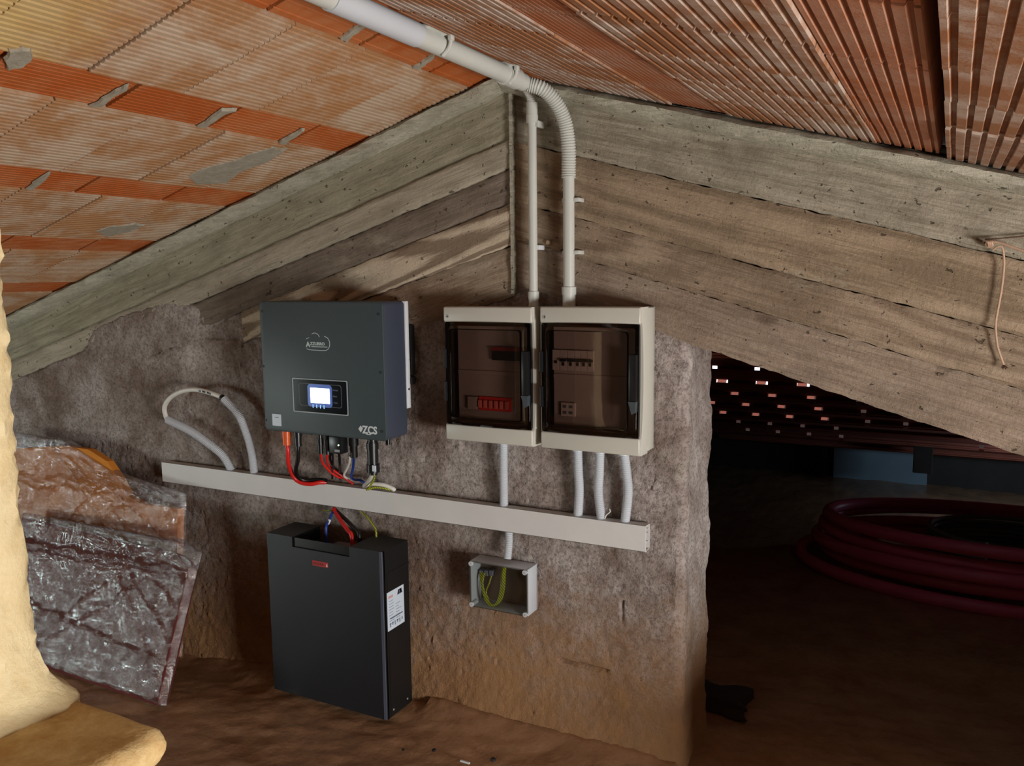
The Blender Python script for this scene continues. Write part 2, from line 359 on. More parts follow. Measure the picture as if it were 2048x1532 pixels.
M_ledg = plain('lit_green_led', (.5, 1, .5, 1), .3, var=0, emit=((.6, 1, .5, 1), 4))
def earth_mat():
    m, nt, b = newmat('green_yellow_sheath'); vec = mapping(nt)
    wv = nt.nodes.new('ShaderNodeTexWave'); wv.bands_direction = 'DIAGONAL'; wv.inputs['Scale'].default_value = 60; nt.links.new(vec, wv.inputs['Vector'])
    nt.links.new(mix(nt, ramp(nt, wv.outputs['Fac'], .45, .55), lin(92, 116, 30), lin(190, 186, 44)), b.inputs['Base Color']); b.inputs['Roughness'].default_value = .45; return m
M_earth = earth_mat()
M_film = clear('bubble_wrap_film', (.92, .90, .93, 1), .10, .27, True, .07)
M_wood1 = plain('maroon_varnished_wood', lin(112, 50, 50), .7, var=.2, nscale=6, spec=.08)
M_wood2 = plain('orange_varnished_wood', lin(222, 142, 58), .7, var=.12, nscale=5, spec=.08)
M_cord = plain('tan_cord', lin(206, 172, 146), .85, var=.15, nscale=300, bmp=.5)
M_rust = plain('rusty_iron', lin(96, 66, 48), .8, var=.3, nscale=120)
M_hose = plain('magenta_corrugated_pipe', lin(222, 100, 128), .4, var=.1, nscale=8)
M_coil = plain('grey_green_conduit', lin(128, 136, 128), .5, var=.1, nscale=8)
M_tile = plain('red_brown_tile', lin(150, 78, 58), .9, var=.2, nscale=9)  # red-brown clay with a blotchy tone
M_timber = plain('dark_old_timber', lin(52, 42, 36), .85, var=.3, nscale=14)
M_daylit = plain('pale_wall_blue_daylight', lin(150, 170, 180), .8, var=.2, nscale=3)  # pale wall tone with the blue of the daylight mixed in

# ================================================================== SETTING
# ---- gable wall: rough cast body with rounded corner and jamb
XJ = 1.404
bx = [-3.3, -1.5773, -1.1235, -1.0675, -.8185, -.6325, -.486, -.1598, .5, .9, 1.30, 1.5, 2.0]
bz = [.55, 1.0216, 1.1646, 1.2442, 1.3274, 1.3535, 1.3351, 1.328, 1.32, 1.43, 1.295, 1.24, 1.22]
def cracks(X, Zv):
    d = np.zeros_like(X)
    for pl, wd, dp in (([(1120, 1320), (1165, 1330), (1215, 1343)], .006, .016), ([(1243, 1205), (1245, 1245)], .004, .01), ([(1345, 722), (1366, 728), (1378, 720)], .008, .018),
                       ([(300, 715), (330, 700), (372, 690)], .004, .008), ([(410, 678), (460, 676), (510, 690)], .005, .009), ([(235, 870), (290, 882)], .004, .008),
                       ([(1070, 1490), (1068, 1420)], .004, .007), ([(440, 1000), (480, 1012)], .004, .006)):
        W = [at(*p) for p in pl]
        for a, b in zip(W[:-1], W[1:]):
            ax, az, vx, vz = a.x, a.z, b.x-a.x, b.z-a.z; L2 = vx*vx+vz*vz
            t = np.clip(((X-ax)*vx+(Zv-az)*vz)/L2, 0, 1); dist = np.hypot(X-ax-t*vx, Zv-az-t*vz)
            d = np.maximum(d, dp*np.exp(-(dist/wd)**2))
    return d
zs = np.arange(-.12, 1.62, .0085)
xs = np.concatenate([np.arange(-3.2, -1.7, .06), np.arange(-1.7, XJ-.02, .0085)])
S, Zg = np.meshgrid(xs, zs)
rz = fbm(S, Zg, 5, 3, 3)*.010 + fbm(S, Zg, 20, 3, 7)*.010 + (np.abs(fbm(S+Zg*.25, Zg*.8, 60, 3, 11))**.8)*.016 + fbm(S, Zg, 110, 1, 19)*.008
bound = np.interp(S, bx, bz) + fbm(S, Zg, 6, 3, 41)*.05
beh = np.clip((Zg-bound)/.03+.5, 0, 1)
roughY = .006 - rz*.75 + cracks(S, Zg) + beh*.035
roughY = np.maximum(roughY, -.004)
roughY = roughY - .018*(1-beh)*np.clip((-.40-S)/.12, 0, 1)*np.clip((Zg-.95)/.15, 0, 1)
foot = np.clip((.16-Zg)/.2, 0, 1)**2*.03 + np.clip((.35-Zg)/.3, 0, 1)*np.clip((S-.5)/.6, 0, 1)*.015
roughY = roughY-foot
# continue the sheet around the rounded corner onto the jamb
nc = 7; ang = np.linspace(0, math.pi/2, nc); jy = np.linspace(.034, .26, 22)[1:]
px_ = np.concatenate([xs, XJ-.03+.03*np.sin(ang[1:]), np.full(len(jy), XJ)])
py_ = np.concatenate([np.zeros(len(xs)), .03-.03*np.cos(ang[1:]), jy])
Xg = np.tile(px_, (len(zs), 1)); Yg = np.tile(py_, (len(zs), 1)); Zf = np.tile(zs[:, None], (1, len(px_)))
n0 = len(xs); Yg[:, :n0] = roughY
jr = fbm(Yg[:, n0:]*1+3, Zf[:, n0:], 12, 4, 77)*.02 + fbm(Yg[:, n0:]+9, Zf[:, n0:], 60, 3, 5)*.006
fade = np.linspace(0, 1, nc-1)
Yg[:, n0:n0+nc-1] += (1-fade)*(roughY[:, -1:]) 
Xg[:, n0:] += jr - .008*np.sin(np.clip((Yg[:, n0:]-.03)/.22, 0, 1)*math.pi) + np.clip((.05-Zf[:, n0:])/.08, 0, 1)*.012
wall = gridmesh('wall_back', Xg, Yg, Zf, M_rough); struct(wall, 'rough cast concrete gable wall behind the electrical equipment', 'wall')
# solid core behind the sheet
MB().box(-3.3, XJ-.02, .045, .26, -.2, 1.55).build('wall_core', M_slab, wall)
# ---- board-formed concrete bands of the two raking beams
def band(name, top, bot, x0, x1, y, m, seed, y1=.25, amp=.003):
    nx = max(30, int((x1-x0)/.012)); nz = 12
    xs_ = np.linspace(x0, x1, nx); t = np.linspace(0, 1, nz)
    jt = fbm(xs_, xs_*0+seed, 34, 4, seed, .7)*.009; jb = fbm(xs_, xs_*0+seed+3, 34, 4, seed+1, .7)*.009
    zt = top[0]*xs_+top[1]+jt; zb = bot[0]*xs_+bot[1]+jb+.0015
    X_ = np.tile(xs_, (nz, 1)); Zb = zb[None]*(1-t[:, None])+zt[None]*t[:, None]
    Y_ = y + fbm(X_, Zb, 5, 4, seed)*amp*2.2 + fbm(X_*.15, Zb, 60, 2, seed+9)*amp
    edge = np.minimum(t, 1-t)[:, None]*(zt-zb)[None]; Y_ = Y_+np.exp(-edge/.003)*.007
    # outer rows run back into the wall so that every band is a solid board-wide step
    X2 = np.vstack([X_[:1], X_, X_[-1:]]); Z2 = np.vstack([Zb[:1], Zb, Zb[-1:]]); Y2 = np.vstack([np.full((1, nx), y1), Y_, np.full((1, nx), y1)])
    return gridmesh(name, X2, Y2, Z2, m, wall)
LT = (.2975, 1.775); LA = (.2995, 1.736); LB = (.2994, 1.5748); LC = (.3010, 1.4900); LD = (.2992, 1.3884); LE = (.2900, 1.2717); LF = (.29, 1.12)
XS = .873
for i, (t_, b_, yy, xa) in enumerate(((LT, LB, -.004, -2.6), (LB, LC, -.012, -2.6), (LC, LD, -.005, -.62), (LD, LE, -.012, -.24), (LE, LF, -.007, .2))):
    band('formwork_board_print', t_, b_, xa, XS, yy, M_bl[i], 20+i)
RT = (-.2787, 2.262); R1 = (-.284, 2.0729); R2 = (-.2824, 1.8974); R3 = (-.290, 1.792); R4 = (-.3063, 1.6714)
for i, (t_, b_, yy) in enumerate(((RT, R1, .004), (R1, R2, -.002), (R2, R3, -.004), (R3, R4, .001))):
    band('formwork_board_print', t_, b_, XS, 3.9, yy, M_br[i], 40+i)
# end face of the left beam prints and mortar fin at the seam
mb = MB(); zz = np.linspace(1.38, 1.99, 40)
for k in range(39):
    r0 = .004+.005*random.random(); mb.box(XS-.006, XS+.004*random.random()+.002, -.016-.004*random.random(), .03, zz[k], zz[k+1]+.002)
mb.build('seam_fin', M_ledge, wall)
# beam body over the opening and right-hand end
mb = MB(); mb.add([(XS, .05, 1.50), (3.9, .05, R4[0]*3.9+R4[1]+.01), (3.9, .05, 1.25), (XS, .05, 2.02), (XS, .25, 1.50), (3.9, .25, R4[0]*3.9+R4[1]+.004), (3.9, .25, 1.25), (XS, .25, 2.02)],
   [(0, 1, 2, 3), (7, 6, 5, 4), (0, 4, 5, 1), (1, 5, 6, 2), (2, 6, 7, 3), (3, 7, 4, 0)])
mb.build('beam_core', M_slab, wall)
mb = MB(); mb.add([(-3.3, .05, .5), (XS, .05, 1.45), (XS, .05, 2.02), (-3.3, .05, .80), (-3.3, .25, .5), (XS, .25, 1.45), (XS, .25, 2.02), (-3.3, .25, .80)],
   [(0, 1, 2, 3), (7, 6, 5, 4), (0, 4, 5, 1), (1, 5, 6, 2), (2, 6, 7, 3), (3, 7, 4, 0)])
mb.build('beam_core', M_slab, wall)
MB().prism([(2.30, -.2), (3.95, -.2), (3.95, R4[0]*3.95+R4[1]+.02), (2.30, R4[0]*2.30+R4[1]+.02)], XZ, .012, .25).build('wall_core', M_rough, wall)  # unseen stretch right of the opening, added to cut light into the far room
struct(MB().box(2.46, 2.62, -.85, .0, -.1, .42, .03, 4).build('spill_blocker', M_cream, None, True), 'unseen low foam-covered block added right of the opening to stop window light', 'wall')  # added out of view; keeps window light off the floor beyond the opening
# mortar ledge squeezed out under the roof blocks, along both rakes
def ledge(x0, x1, top, bot, seed):
    nx = int(abs(x1-x0)/.012); xs_ = np.linspace(x0, x1, nx); rows = []
    for t, yy in ((1.35, .02), (1.0, -.040), (.75, -.054), (.35, -.048), (.0, -.026), (-.15, .02)):
        zt = top[0]*xs_+top[1]; zb = bot[0]*xs_+bot[1]
        rows.append((xs_, yy+fbm(xs_, xs_*0+t*3, 16, 4, seed)*.014, zb+(zt-zb)*t+fbm(xs_, xs_*0+t*5+9, 18, 4, seed+2)*.010))
    return gridmesh('mortar_ledge', np.array([r[0] for r in rows]), np.array([r[1] for r in rows]), np.array([r[2] for r in rows]), M_ledge, wall)
ledge(-2.6, .86, (.2975, 1.760), (.2995, 1.716), 61)
ledge(.85, 3.9, (-.2787, 2.248), (-.2765, 2.204), 67)

# ---- ceiling: two slopes of clay blocks between clay-clad joists
RX, RZ = .855, 2.015
TL, TR = .297, .279
def slope_root(name, sgn, tan):
    c = 1/math.hypot(1, tan); s = tan*c
    mb = MB(); mb.box(0, 4.4, -.30 if sgn > 0 else -.30, 4.4, .055, .20) if sgn < 0 else mb.box(0, 4.4, -4.4, .30, .055, .20)
    o = mb.build(name, M_slab)
    ax = Vector((sgn*c, 0, -s)); ay = Vector((0, sgn, 0)); az = ax.cross(ay)
    o.matrix_world = Matrix(((ax.x, ay.x, az.x, RX), (ax.y, ay.y, az.y, 0), (ax.z, ay.z, az.z, RZ), (0, 0, 0, 1)))
    struct(o, None, 'ceiling'); return o, ax, ay, az
ceilL, lx, ly, lz = slope_root('ceiling_left', -1, TL); ceilL['label'] = 'left roof slope of pale ribbed clay blocks and orange joist tiles'
ceilR, rx, ry, rz_ = slope_root('ceiling_right', 1, TR); ceilR['label'] = 'right roof slope of red ribbed clay blocks above the opening'
def locL(u, v):
    p = onp(u, v, lz, (RX, 0, RZ))-Vector((RX, 0, RZ)); return p.dot(lx), p.dot(ly)
def ribbed(wd, ln, pitch, ribw, depth, th=.05, slope=.18):
    prof = [(0, 0)]; n = int(round(wd/pitch)); p = wd/n
    for k in range(n):
        a = k*p; g = p*(1-ribw)
        prof += [(a+p*ribw*.5, 0), (a+p*ribw*.5+g*slope, depth), (a+p*ribw*.5+g*(1-slope), depth), (a+p*(ribw*.5+1-ribw), 0)]
    prof += [(wd, 0), (wd, th), (0, th)]
    mb = MB(); mb.prism(prof, lambda a, b, d: (a, d, b), 0, ln)
    me = bpy.data.meshes.new('block'); me.from_pydata(mb.v, [], mb.f)
    bm = bmesh.new(); bm.from_mesh(me); bmesh.ops.recalc_face_normals(bm, faces=bm.faces); bm.to_mesh(me); bm.free(); return me
def put(name, me, parent, s, y, dz=0.0, rot=0.0):
    o = bpy.data.objects.new(name, me); C.objects.link(o); o.parent = parent
    o.location = (s, y, dz); o.rotation_euler = (0, 0, rot); return o
BW, SW, BL = .374, .148, .250
meL = ribbed(BW, BL-.004, .0172, .56, .0045); meL.materials.append(M_clayL)
meR = ribbed(.366, BL-.004, .0262, .58, .007); meR.materials.append(M_clayR)
meS = ribbed(SW-.006, .31-.012, .0140, .7, .0016, .045); meS.materials.append(M_orange)
meS2 = ribbed(SW-.006, .31-.008, .0140, .7, .0016, .045); meS2.materials.append(M_orangeR)
meSR = ribbed(SW-.010, .31-.006, .0235, .6, .006, .045); meSR.materials.append(M_orangeR)
meRidge = ribbed(.108, .31-.012, .036, .85, .003, .045); meRidge.materials.append(M_orange)
for r in range(5):                                   # left slope, local y = -world y
    s0 = .117+r*.5235
    for k in range(7):
        if s0 > 1.6 and k > 4: continue
        put('clay_block', meL, ceilL, s0+random.uniform(-.001, .001), .035+(-.02 if r % 2 else 0)+k*BL+random.uniform(-.002, .002), random.uniform(-.002, .003), random.uniform(-.004, .004))
    for k in range(6): put('joist_tile', meS, ceilL, s0+BW+.003, .0+(k-.02)*.31+(.05 if r % 2 else 0.0)-.03, .006+random.uniform(0, .002))
for k in range(6): put('joist_tile', meRidge, ceilL, .004, k*.31-.05, .004)
for r in range(4):                                   # right slope, local y = world y
    s0 = .155+r*.5235
    if r == 2: s0 = 1.206
    for k in range(7): put('clay_block', meR, ceilR, s0+random.uniform(-.001, .001), -(k+1)*BL+(-.02 if r != 1 else -.02)+random.uniform(-.002, .002), (-.004 if r == 2 else 0)+random.uniform(-.002, .003), random.uniform(-.004, .004))
    for k in range(6): put('joist_tile', meSR if r else meS2, ceilR, (s0+.366+.003) if r < 2 else s0+.39, -(k+1)*.31-.02, .004+random.uniform(0, .003))
for k in range(6): put('joist_tile', meRidge, ceilR, .012, -(k+1)*.31+.02, .006)
# mortar smears and joints on the left slope
def smear(px, seed, th=.003, name='mortar_patch'):
    pts = [locL(*p) for p in px]; n = len(pts); cx = sum(p[0] for p in pts)/n; cy = sum(p[1] for p in pts)/n
    out = []
    for i in range(n):
        a = Vector(pts[i]); b = Vector(pts[(i+1) % n])
        for k in range(3):
            p = a.lerp(b, k/3); out.append((p.x+random.uniform(-.003, .003), p.y+random.uniform(-.003, .003)))
    vs = [(p[0], p[1], .004) for p in out]+[((p[0]-cx)*.9+cx, (p[1]-cy)*.9+cy, -th) for p in out]; m = len(out)
    o = MB().add(vs, [(i, (i+1) % m, m+(i+1) % m, m+i) for i in range(m)]+[tuple(range(m, 2*m))]).build(name, M_mortar)
    o.parent = ceilL; return o
for px in ([(176, 213), (196, 205), (232, 180), (258, 169), (254, 178), (228, 192), (200, 216)], [(396, 254), (416, 240), (446, 218), (474, 219), (452, 226), (424, 246), (406, 256)],
           [(370, 352), (395, 338), (470, 318), (500, 305), (555, 290), (578, 298), (540, 322), (480, 345), (450, 368), (385, 372)], [(190, 462), (215, 452), (270, 447), (292, 450), (262, 462), (210, 474)],
           [(52, 380), (68, 366), (96, 346), (104, 345), (84, 364), (62, 381)], [(555, 286), (580, 272), (606, 257), (609, 261), (586, 277), (566, 290)], [(8, 118), (20, 100), (60, 97), (66, 116), (50, 134), (14, 140)],
           [(678, 78), (700, 62), (728, 46), (732, 52), (706, 70), (690, 84)], [(826, 136), (845, 124), (866, 108), (870, 114), (848, 130), (834, 140)]):
    smear(px, 1)

# ---- floor: sprayed foam crust over the whole attic
xs_ = np.concatenate([np.arange(-3.2, -1.6, .08), np.arange(-1.6, 2.6, .016), np.arange(2.6, 4.15, .08)])
ys_ = np.concatenate([np.arange(-4.2, -1.0, .1), np.arange(-1.0, .8, .016), np.arange(.8, 4.2, .05)])
XX, YY = np.meshgrid(xs_, ys_)
FZ = fbm(XX, YY, 1.6, 3, 5)*.03 + fbm(XX, YY, 9, 4, 15)*.014 + fbm(XX*1.0+YY*.6, YY*2.4-XX*.8, 14, 3, 25)*.010 - .012
near = np.clip(1-np.abs(YY+.02)/.16, 0, 1)*(YY < .02)*(XX < XJ); FZ = FZ+near**2*.035
dip = np.clip((-.05-XX)/.5, 0, 1)*np.clip((YY+.34)/.3, 0, 1)*(YY < .1); FZ = FZ-dip*.09
flat = (XX > -.06)*(XX < .54)*(YY > -.24)*(YY < 0); FZ = np.where(flat, np.minimum(FZ, -.001), FZ)
floor = gridmesh('floor', XX, YY, FZ, M_floor); struct(floor, 'rippled brown sprayed-foam floor of the attic', 'floor')

# ---- the rest of the attic shell
struct(MB().box(-3.3, -3.2, -4.3, 4.3, -.2, 1.6).build('wall_left', M_slab), 'bare concrete side wall at the left eaves', 'wall')
mb = MB(); mb.box(4.15, 4.25, -4.3, -2.45, -.2, 1.5); mb.box(4.15, 4.25, -1.45, 4.3, -.2, 1.5); mb.box(4.15, 4.25, -2.45, -1.45, -.2, .18); mb.box(4.15, 4.25, -2.45, -1.45, .82, 1.5)
struct(mb.build('wall_right', M_slab), 'bare concrete side wall with a low window at the right eaves', 'wall')
struct(MB().box(-3.3, 4.25, -4.3, -4.2, -.2, 2.2).build('wall_front', M_slab), 'bare concrete gable wall behind the camera', 'wall')
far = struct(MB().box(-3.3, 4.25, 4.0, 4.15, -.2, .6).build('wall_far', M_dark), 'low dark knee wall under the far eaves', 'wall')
a, b = at(1668, 890, 3.985), at(1850, 890, 3.985)
MB().box(a.x, a.x+.60, 3.975, 4.0, -.02, b.z-.005, .004).build('daylit_wall_patch', M_daylit, far)  # pale stretch of wall; the bluish daylight on it is in its colour

# ================================================================== THINGS
# ---- foam covered pillar standing on a low wall, left foreground
pil = thing('foam_covered_pillar', 'cream sprayed-foam covered pillar on a low wall at the left edge', 'pillar', (.57, -1.54, 0))
LZ = .715
nk = 64; zc = np.linspace(LZ-.05, 2.02, 130); th = np.linspace(0, 2*math.pi, nk+1)
TH, ZC = np.meshgrid(th, zc)
hw = .118 + .055*np.exp(-np.clip(ZC-LZ, 0, 9)/.045) + .04*np.exp(-np.clip(1.96-ZC, 0, 9)/.05)
ct, st_ = np.cos(TH), np.sin(TH); sup = (np.abs(ct)**5+np.abs(st_)**5)**(-1/5)
lump = fbm(np.cos(TH)*.6+3, ZC*1.0+np.sin(TH)*.6, 12, 4, 90)*.020 + np.abs(fbm(np.cos(TH)*.7+5, ZC+np.sin(TH)*.7, 30, 3, 96))*.024
lump[:, -1] = lump[:, 0]
gridmesh('column', .57+(hw*sup+lump)*ct, -1.54+(hw*sup+lump)*st_, ZC, M_cream, pil)
def foamblock(name, x0, x1, y0, y1, z0, z1, r, m, seed, amp=.012, n=7):
    bm = bmesh.new(); bmesh.ops.create_cube(bm, size=1)
    for q in bm.verts: q.co = ((x0+x1)/2+q.co.x*(x1-x0), (y0+y1)/2+q.co.y*(y1-y0), (z0+z1)/2+q.co.z*(z1-z0))
    bmesh.ops.bevel(bm, geom=list(bm.edges), offset=r, segments=5, affect='EDGES', profile=.5)
    bmesh.ops.subdivide_edges(bm, edges=[e for e in bm.edges if e.calc_length() > .06], cuts=n, use_grid_fill=True)
    co = np.array([q.co[:] for q in bm.verts]); bm.normal_update()
    d = fbm(co[:, 0]+co[:, 2]*.7, co[:, 1]+co[:, 2]*.6, 13, 4, seed)*amp*2 + fbm(co[:, 0]-co[:, 2], co[:, 1]+co[:, 2], 34, 3, seed+5)*amp
    for q, k in zip(bm.verts, d): q.co += q.normal*k
    return MB().frombm(bm).build(name, m, pil, True)
foamblock('ledge', -.5, .955, -1.70, -1.385, LZ-.062, LZ, .029, M_foamcut, 71, .008, 30)
foamblock('low_wall', -.48, .90, -1.66, -1.43, -.1, LZ-.04, .03, M_cream, 75, .01, 14)

# ---- inverter
YF, YB = -.1693, -.052
xi0, xi1, zi0, zi1 = .0, .501-.019, Z0-.5009, Z0-.0725
xi0, xi1 = .0, .4985
TLi = at(518.5, 602, YF); BRi = at(771.3, 884, YF); BLi = at(528.5, 859.5, YF); TRi = at(765, 604, YF)
xi0 = (TLi.x+BLi.x)/2; xi1 = (TRi.x+BRi.x)/2; zi1 = (TLi.z+TRi.z)/2; zi0 = (BLi.z+BRi.z)/2
inv = thing('solar_inverter', 'dark slate wall-mounted solar inverter with a lit white display', 'inverter', ((xi0+xi1)/2, YB, zi0))
mb = MB(); slab(mb, rrect(xi0+.001, xi1-.001, zi0+.001, zi1-.001, .014), YF+.010, YB, .002); mb.build('case', M_invs, inv, True)
mb = MB(); slab(mb, rrect(xi0, xi1, zi0, zi1, .015), YF, YF+.0085, .0045); cov = mb.build('front_cover', M_inv, inv, True)
for u, v in ((523, 622.5), (527, 732.5), (532, 840), (756.5, 628), (761, 745), (764, 863)):
    p = at(u, v, YF); s_ = MB().cyl((p.x, YF-.0015, p.z), (p.x, YF+.004, p.z), .0038, 12, .0046).build('cover_screw', M_blackm, cov, True)
# display
c1, c2, c3, c4 = at(585.5, 755, YF), at(695.6, 762, YF), at(697.5, 831.5, YF), at(588, 823, YF)
dx0, dx1, dz0, dz1 = (c1.x+c4.x)/2, (c2.x+c3.x)/2, (c3.z+c4.z)/2, (c1.z+c2.z)/2
disp = MB(); slab(disp, rrect(dx0, dx1, dz0, dz1, .004), YF-.0016, YF+.001, .0006); disp = disp.build('display_panel', plain('gloss_black_glass', lin(9, 11, 18), .12, var=0), inv)
mb = MB(); ring(mb, rrect(dx0, dx1, dz0, dz1, .004), .0032, YF-.0030, YF); mb.build('display_frame', plain('pale_frame', lin(156, 166, 172), .4), disp)
c1, c2, c3, c4 = at(598, 765.6, YF), at(683, 770.8, YF), at(684.5, 816.5, YF), at(600, 810, YF)
fx0, fx1, fz0, fz1 = (c1.x+c4.x)/2, (c2.x+c3.x)/2, (c3.z+c4.z)/2, (c1.z+c2.z)/2
mb = MB(); ring(mb, rrect(fx0, fx1, fz0, fz1, .008), .0011, YF-.0020, YF-.001); mb.build('printed_outline', plain('grey_line_print', lin(112, 112, 128), .5), disp)
c1, c3 = at(621, 775, YF), at(660.8, 808, YF)
mb = MB(); slab(mb, rrect(c1.x-.012, c3.x+.010, c3.z-.013, c1.z+.012, .012), YF-.0019, YF-.001, .0002); mb.build('screen_glow_bezel', M_blueled, disp)
mb = MB(); slab(mb, rrect(c1.x, c3.x, c3.z, c1.z, .0022), YF-.0024, YF-.0012, .0003); mb.build('screen', M_screen, disp)
for k in range(4):
    p = at(627+k*7.3, 811.6+k*.7, YF); MB().box(p.x-.0011, p.x+.0011, YF-.0026, YF-.0012, p.z-.006, p.z+.005).build('touch_key', M_ledw, disp)
for k, (u, v, t_) in enumerate(((664, 779.5, '• Normal'), (664.5, 791.8, '• Alarm'), (667, 804.8, '• Com'))):
    p = at(u, v, YF); text('status_legend', t_, (p.x, YF-.0022, p.z-.003), .0075, plain('dim_legend_print', lin(92, 98, 126), .6), disp, sx=.9, depth=.0002)
# cloud logo with the maker's wordmark
LY = YF-.0008
def arcs(P_, wd, name, m, parent, y=LY):
    mb = MB(); n = len(P_); vs = []
    for i in range(n):
        a = Vector(P_[max(i-1, 0)]); b = Vector(P_[min(i+1, n-1)]); t = (b-a).normalized(); nn = Vector((-t.y, t.x))*wd/2; p = Vector(P_[i])
        for yy in (y, YF+.0005): vs += [(p.x+nn.x, yy, p.y+nn.y), (p.x-nn.x, yy, p.y-nn.y)]
    fs = []
    for i in range(n-1):
        k = i*4; fs += [(k, k+1, k+5, k+4), (k, k+4, k+6, k+2), (k+1, k+3, k+7, k+5)]
    return mb.add(vs, fs).build(name, m, parent)
def pxpath(pts): return [(q.x, q.z) for q in spline([at(u, v, YF) for u, v in pts], .002)]
S7 = lambda a, b: (580+a/7.657, 650+b/7.657)
arcs(pxpath([S7(*p) for p in ((335, 135), (380, 122), (425, 142), (452, 185))]), .0018, 'logo_arc', M_print, cov)
arcs(pxpath([S7(*p) for p in ((525, 172), (580, 205), (608, 275), (598, 345), (560, 385), (500, 390), (400, 385), (300, 378), (258, 360))]), .0020, 'logo_arc', M_print, cov)
arcs(pxpath([S7(*p) for p in ((248, 215), (270, 202), (298, 192))]), .0016, 'logo_arc', M_print, cov)
p0, p1 = at(*S7(250, 333), YF), at(*S7(320, 333), YF)
text('wordmark', 'A', (p0.x, LY, p0.z), .0235, M_print, cov, sx=1.02)
text('wordmark', 'ZZURRO', (p1.x-.002, LY, p1.z+.0058), .0135, M_print, cov, sx=1.10)
q0, q1 = at(*S7(330, 326), YF), at(*S7(572, 345), YF)
MB().box(q0.x, q1.x, LY, YF+.0005, q1.z, q0.z+.0005).build('wordmark_underline', M_print, cov)
# ZCS mark
p = at(727, 866, YF); text('maker_mark', 'ZCS', (p.x-.003, LY, p.z), .0335, M_printw, cov, sx=.93)
p = at(717, 857.5, YF); q = at(726, 857.5, YF); hh = .011
MB().prism([(p.x, p.z), ((p.x+q.x)/2, p.z+hh), (q.x, p.z+.002), ((p.x+q.x)/2, p.z-hh)], XZ, LY, YF+.0005).build('maker_emblem', M_printw, cov)
p = at(733, 868.5, YF); q = at(741.5, 869.5, YF); MB().box(p.x, q.x, LY, YF+.0005, q.z-.001, p.z+.001).build('maker_underline', M_printw, cov)
p = at(544.3, 827.5, YF); q = at(563, 852.5, YF); st = MB(); slab(st, rrect(p.x, q.x, q.z, p.z, .002), YF-.0007, YF+.0003, .0002); st = st.build('serial_sticker', M_label, cov)
MB().box(p.x+.012, q.x-.010, YF-.0010, YF-.0005, p.z-.012, p.z-.010).build('printed_line', M_ink, st)
# rear chassis and bracket
bt = at(818, 816, -.04)
mb = MB(); mb.box(xi0+.03, xi1+.003, -.051, -.033, zi1-.19, zi1-.002, .002); mb.box(xi0+.03, xi1+.002, -.051, -.031, bt.z, zi1-.19, .002); ch = mb.build('rear_chassis', M_white, inv, True)
MB().cyl((xi1+.003, -.041, bt.z+.062), (xi1+.0005, -.041, bt.z+.062), .004, 12).build('chassis_hole', M_blackm, ch)
zt, zb = at(825, 650, -.03).z, at(828, 770, -.03).z
mb = MB(); mb.box(xi0+.05, xi1+.006, -.028, -.005, zb+.03, zt, .003); mb.box(xi0+.05, xi1+.008, -.034, -.005, zb, zb+.028, .006); mb.build('wall_bracket', M_blackm, inv, True)
# connectors under the case
def conn(name, u, v0, v1, r, y, m, parent, sides=16, taper=1.0, ribs=None):
    a = at(u, v0, y); b = at(u, v1, y); a = Vector((a.x, y, zi0+.002)); b = Vector((a.x, y, b.z)); mb = MB()
    if ribs:
        L = a.z-b.z
        for t0, t1, k in ribs: mb.cyl((a.x, y, a.z-L*t0), (a.x, y, a.z-L*t1), r*k, sides)
    else: mb.cyl(a, b, r, sides, r*taper)
    o = mb.build(name, m, parent, True); return b
YC = -.128
e_or = conn('orange_battery_plug', 572.8, 866, 889.5, .0160, YC, M_orangep, inv, ribs=((0, .55, 1.0), (.55, 1, .9)))
e_bk = conn('black_battery_plug', 595.5, 868, 892, .0135, YC, M_black, inv, ribs=((0, .45, 1.0), (.45, 1, .86)))
p = at(620, 872, YC); MB().box(p.x-.019, p.x+.019, YC-.014, YC+.014, zi0-.008, zi0+.003, .002).build('blind_cap', M_black, inv)
e_p1 = conn('solar_plug', 639.8, 872, 907, .0105, YC-.004, M_black, inv, ribs=((0, .3, .8), (.3, .62, 1.0), (.62, 1, .86)))
e_p2 = conn('solar_plug', 653.6, 873, 908, .0112, YC-.004, M_black, inv, ribs=((0, .3, .8), (.3, .62, 1.0), (.62, 1, .9)))
e_ct = conn('sensor_plug', 707, 880, 914.5, .0155, YC+.02, M_blackm, inv, ribs=((0, .5, 1.05), (.5, 1, .8)))
e_gl = conn('grid_cable_gland', 744.6, 882, 949, .0175, YC, M_black, inv, ribs=((0, .12, .85), (.12, .16, 1.0), (.16, .32, 1.12), (.32, .72, 1.02), (.72, .93, 1.22), (.93, 1, .75)))
conn('breather', 775.8, 880, 889, .0085, -.10, M_black, inv, ribs=((0, .35, 1.25), (.35, 1, .9)))
p = at(744.6+4, 937, YC-.022); MB().box(p.x-.008, p.x+.006, YC-.0235, YC-.020, p.z-.010, p.z+.010, .001).build('gland_tag', M_label, inv)
a = at(664, 872, YC); b = at(692, 907, YC)
dg = MB().box(a.x+.001, b.x-.002, YC-.020, YC+.016, b.z, zi0-.004, .004).build('logger_dongle', M_black, inv, True)
p = at(676.8, 890.5, YC-.021); MB().cyl((p.x, YC-.0215, p.z), (p.x, YC-.019, p.z), .0024, 12).build('status_led', M_ledg, dg)
p = at(674, 901.8, YC-.021); MB().box(p.x-.010, p.x+.010, YC-.0212, YC-.019, p.z-.004, p.z+.004).build('dongle_label', plain('small_grey_label', lin(150, 154, 158), .5), dg)

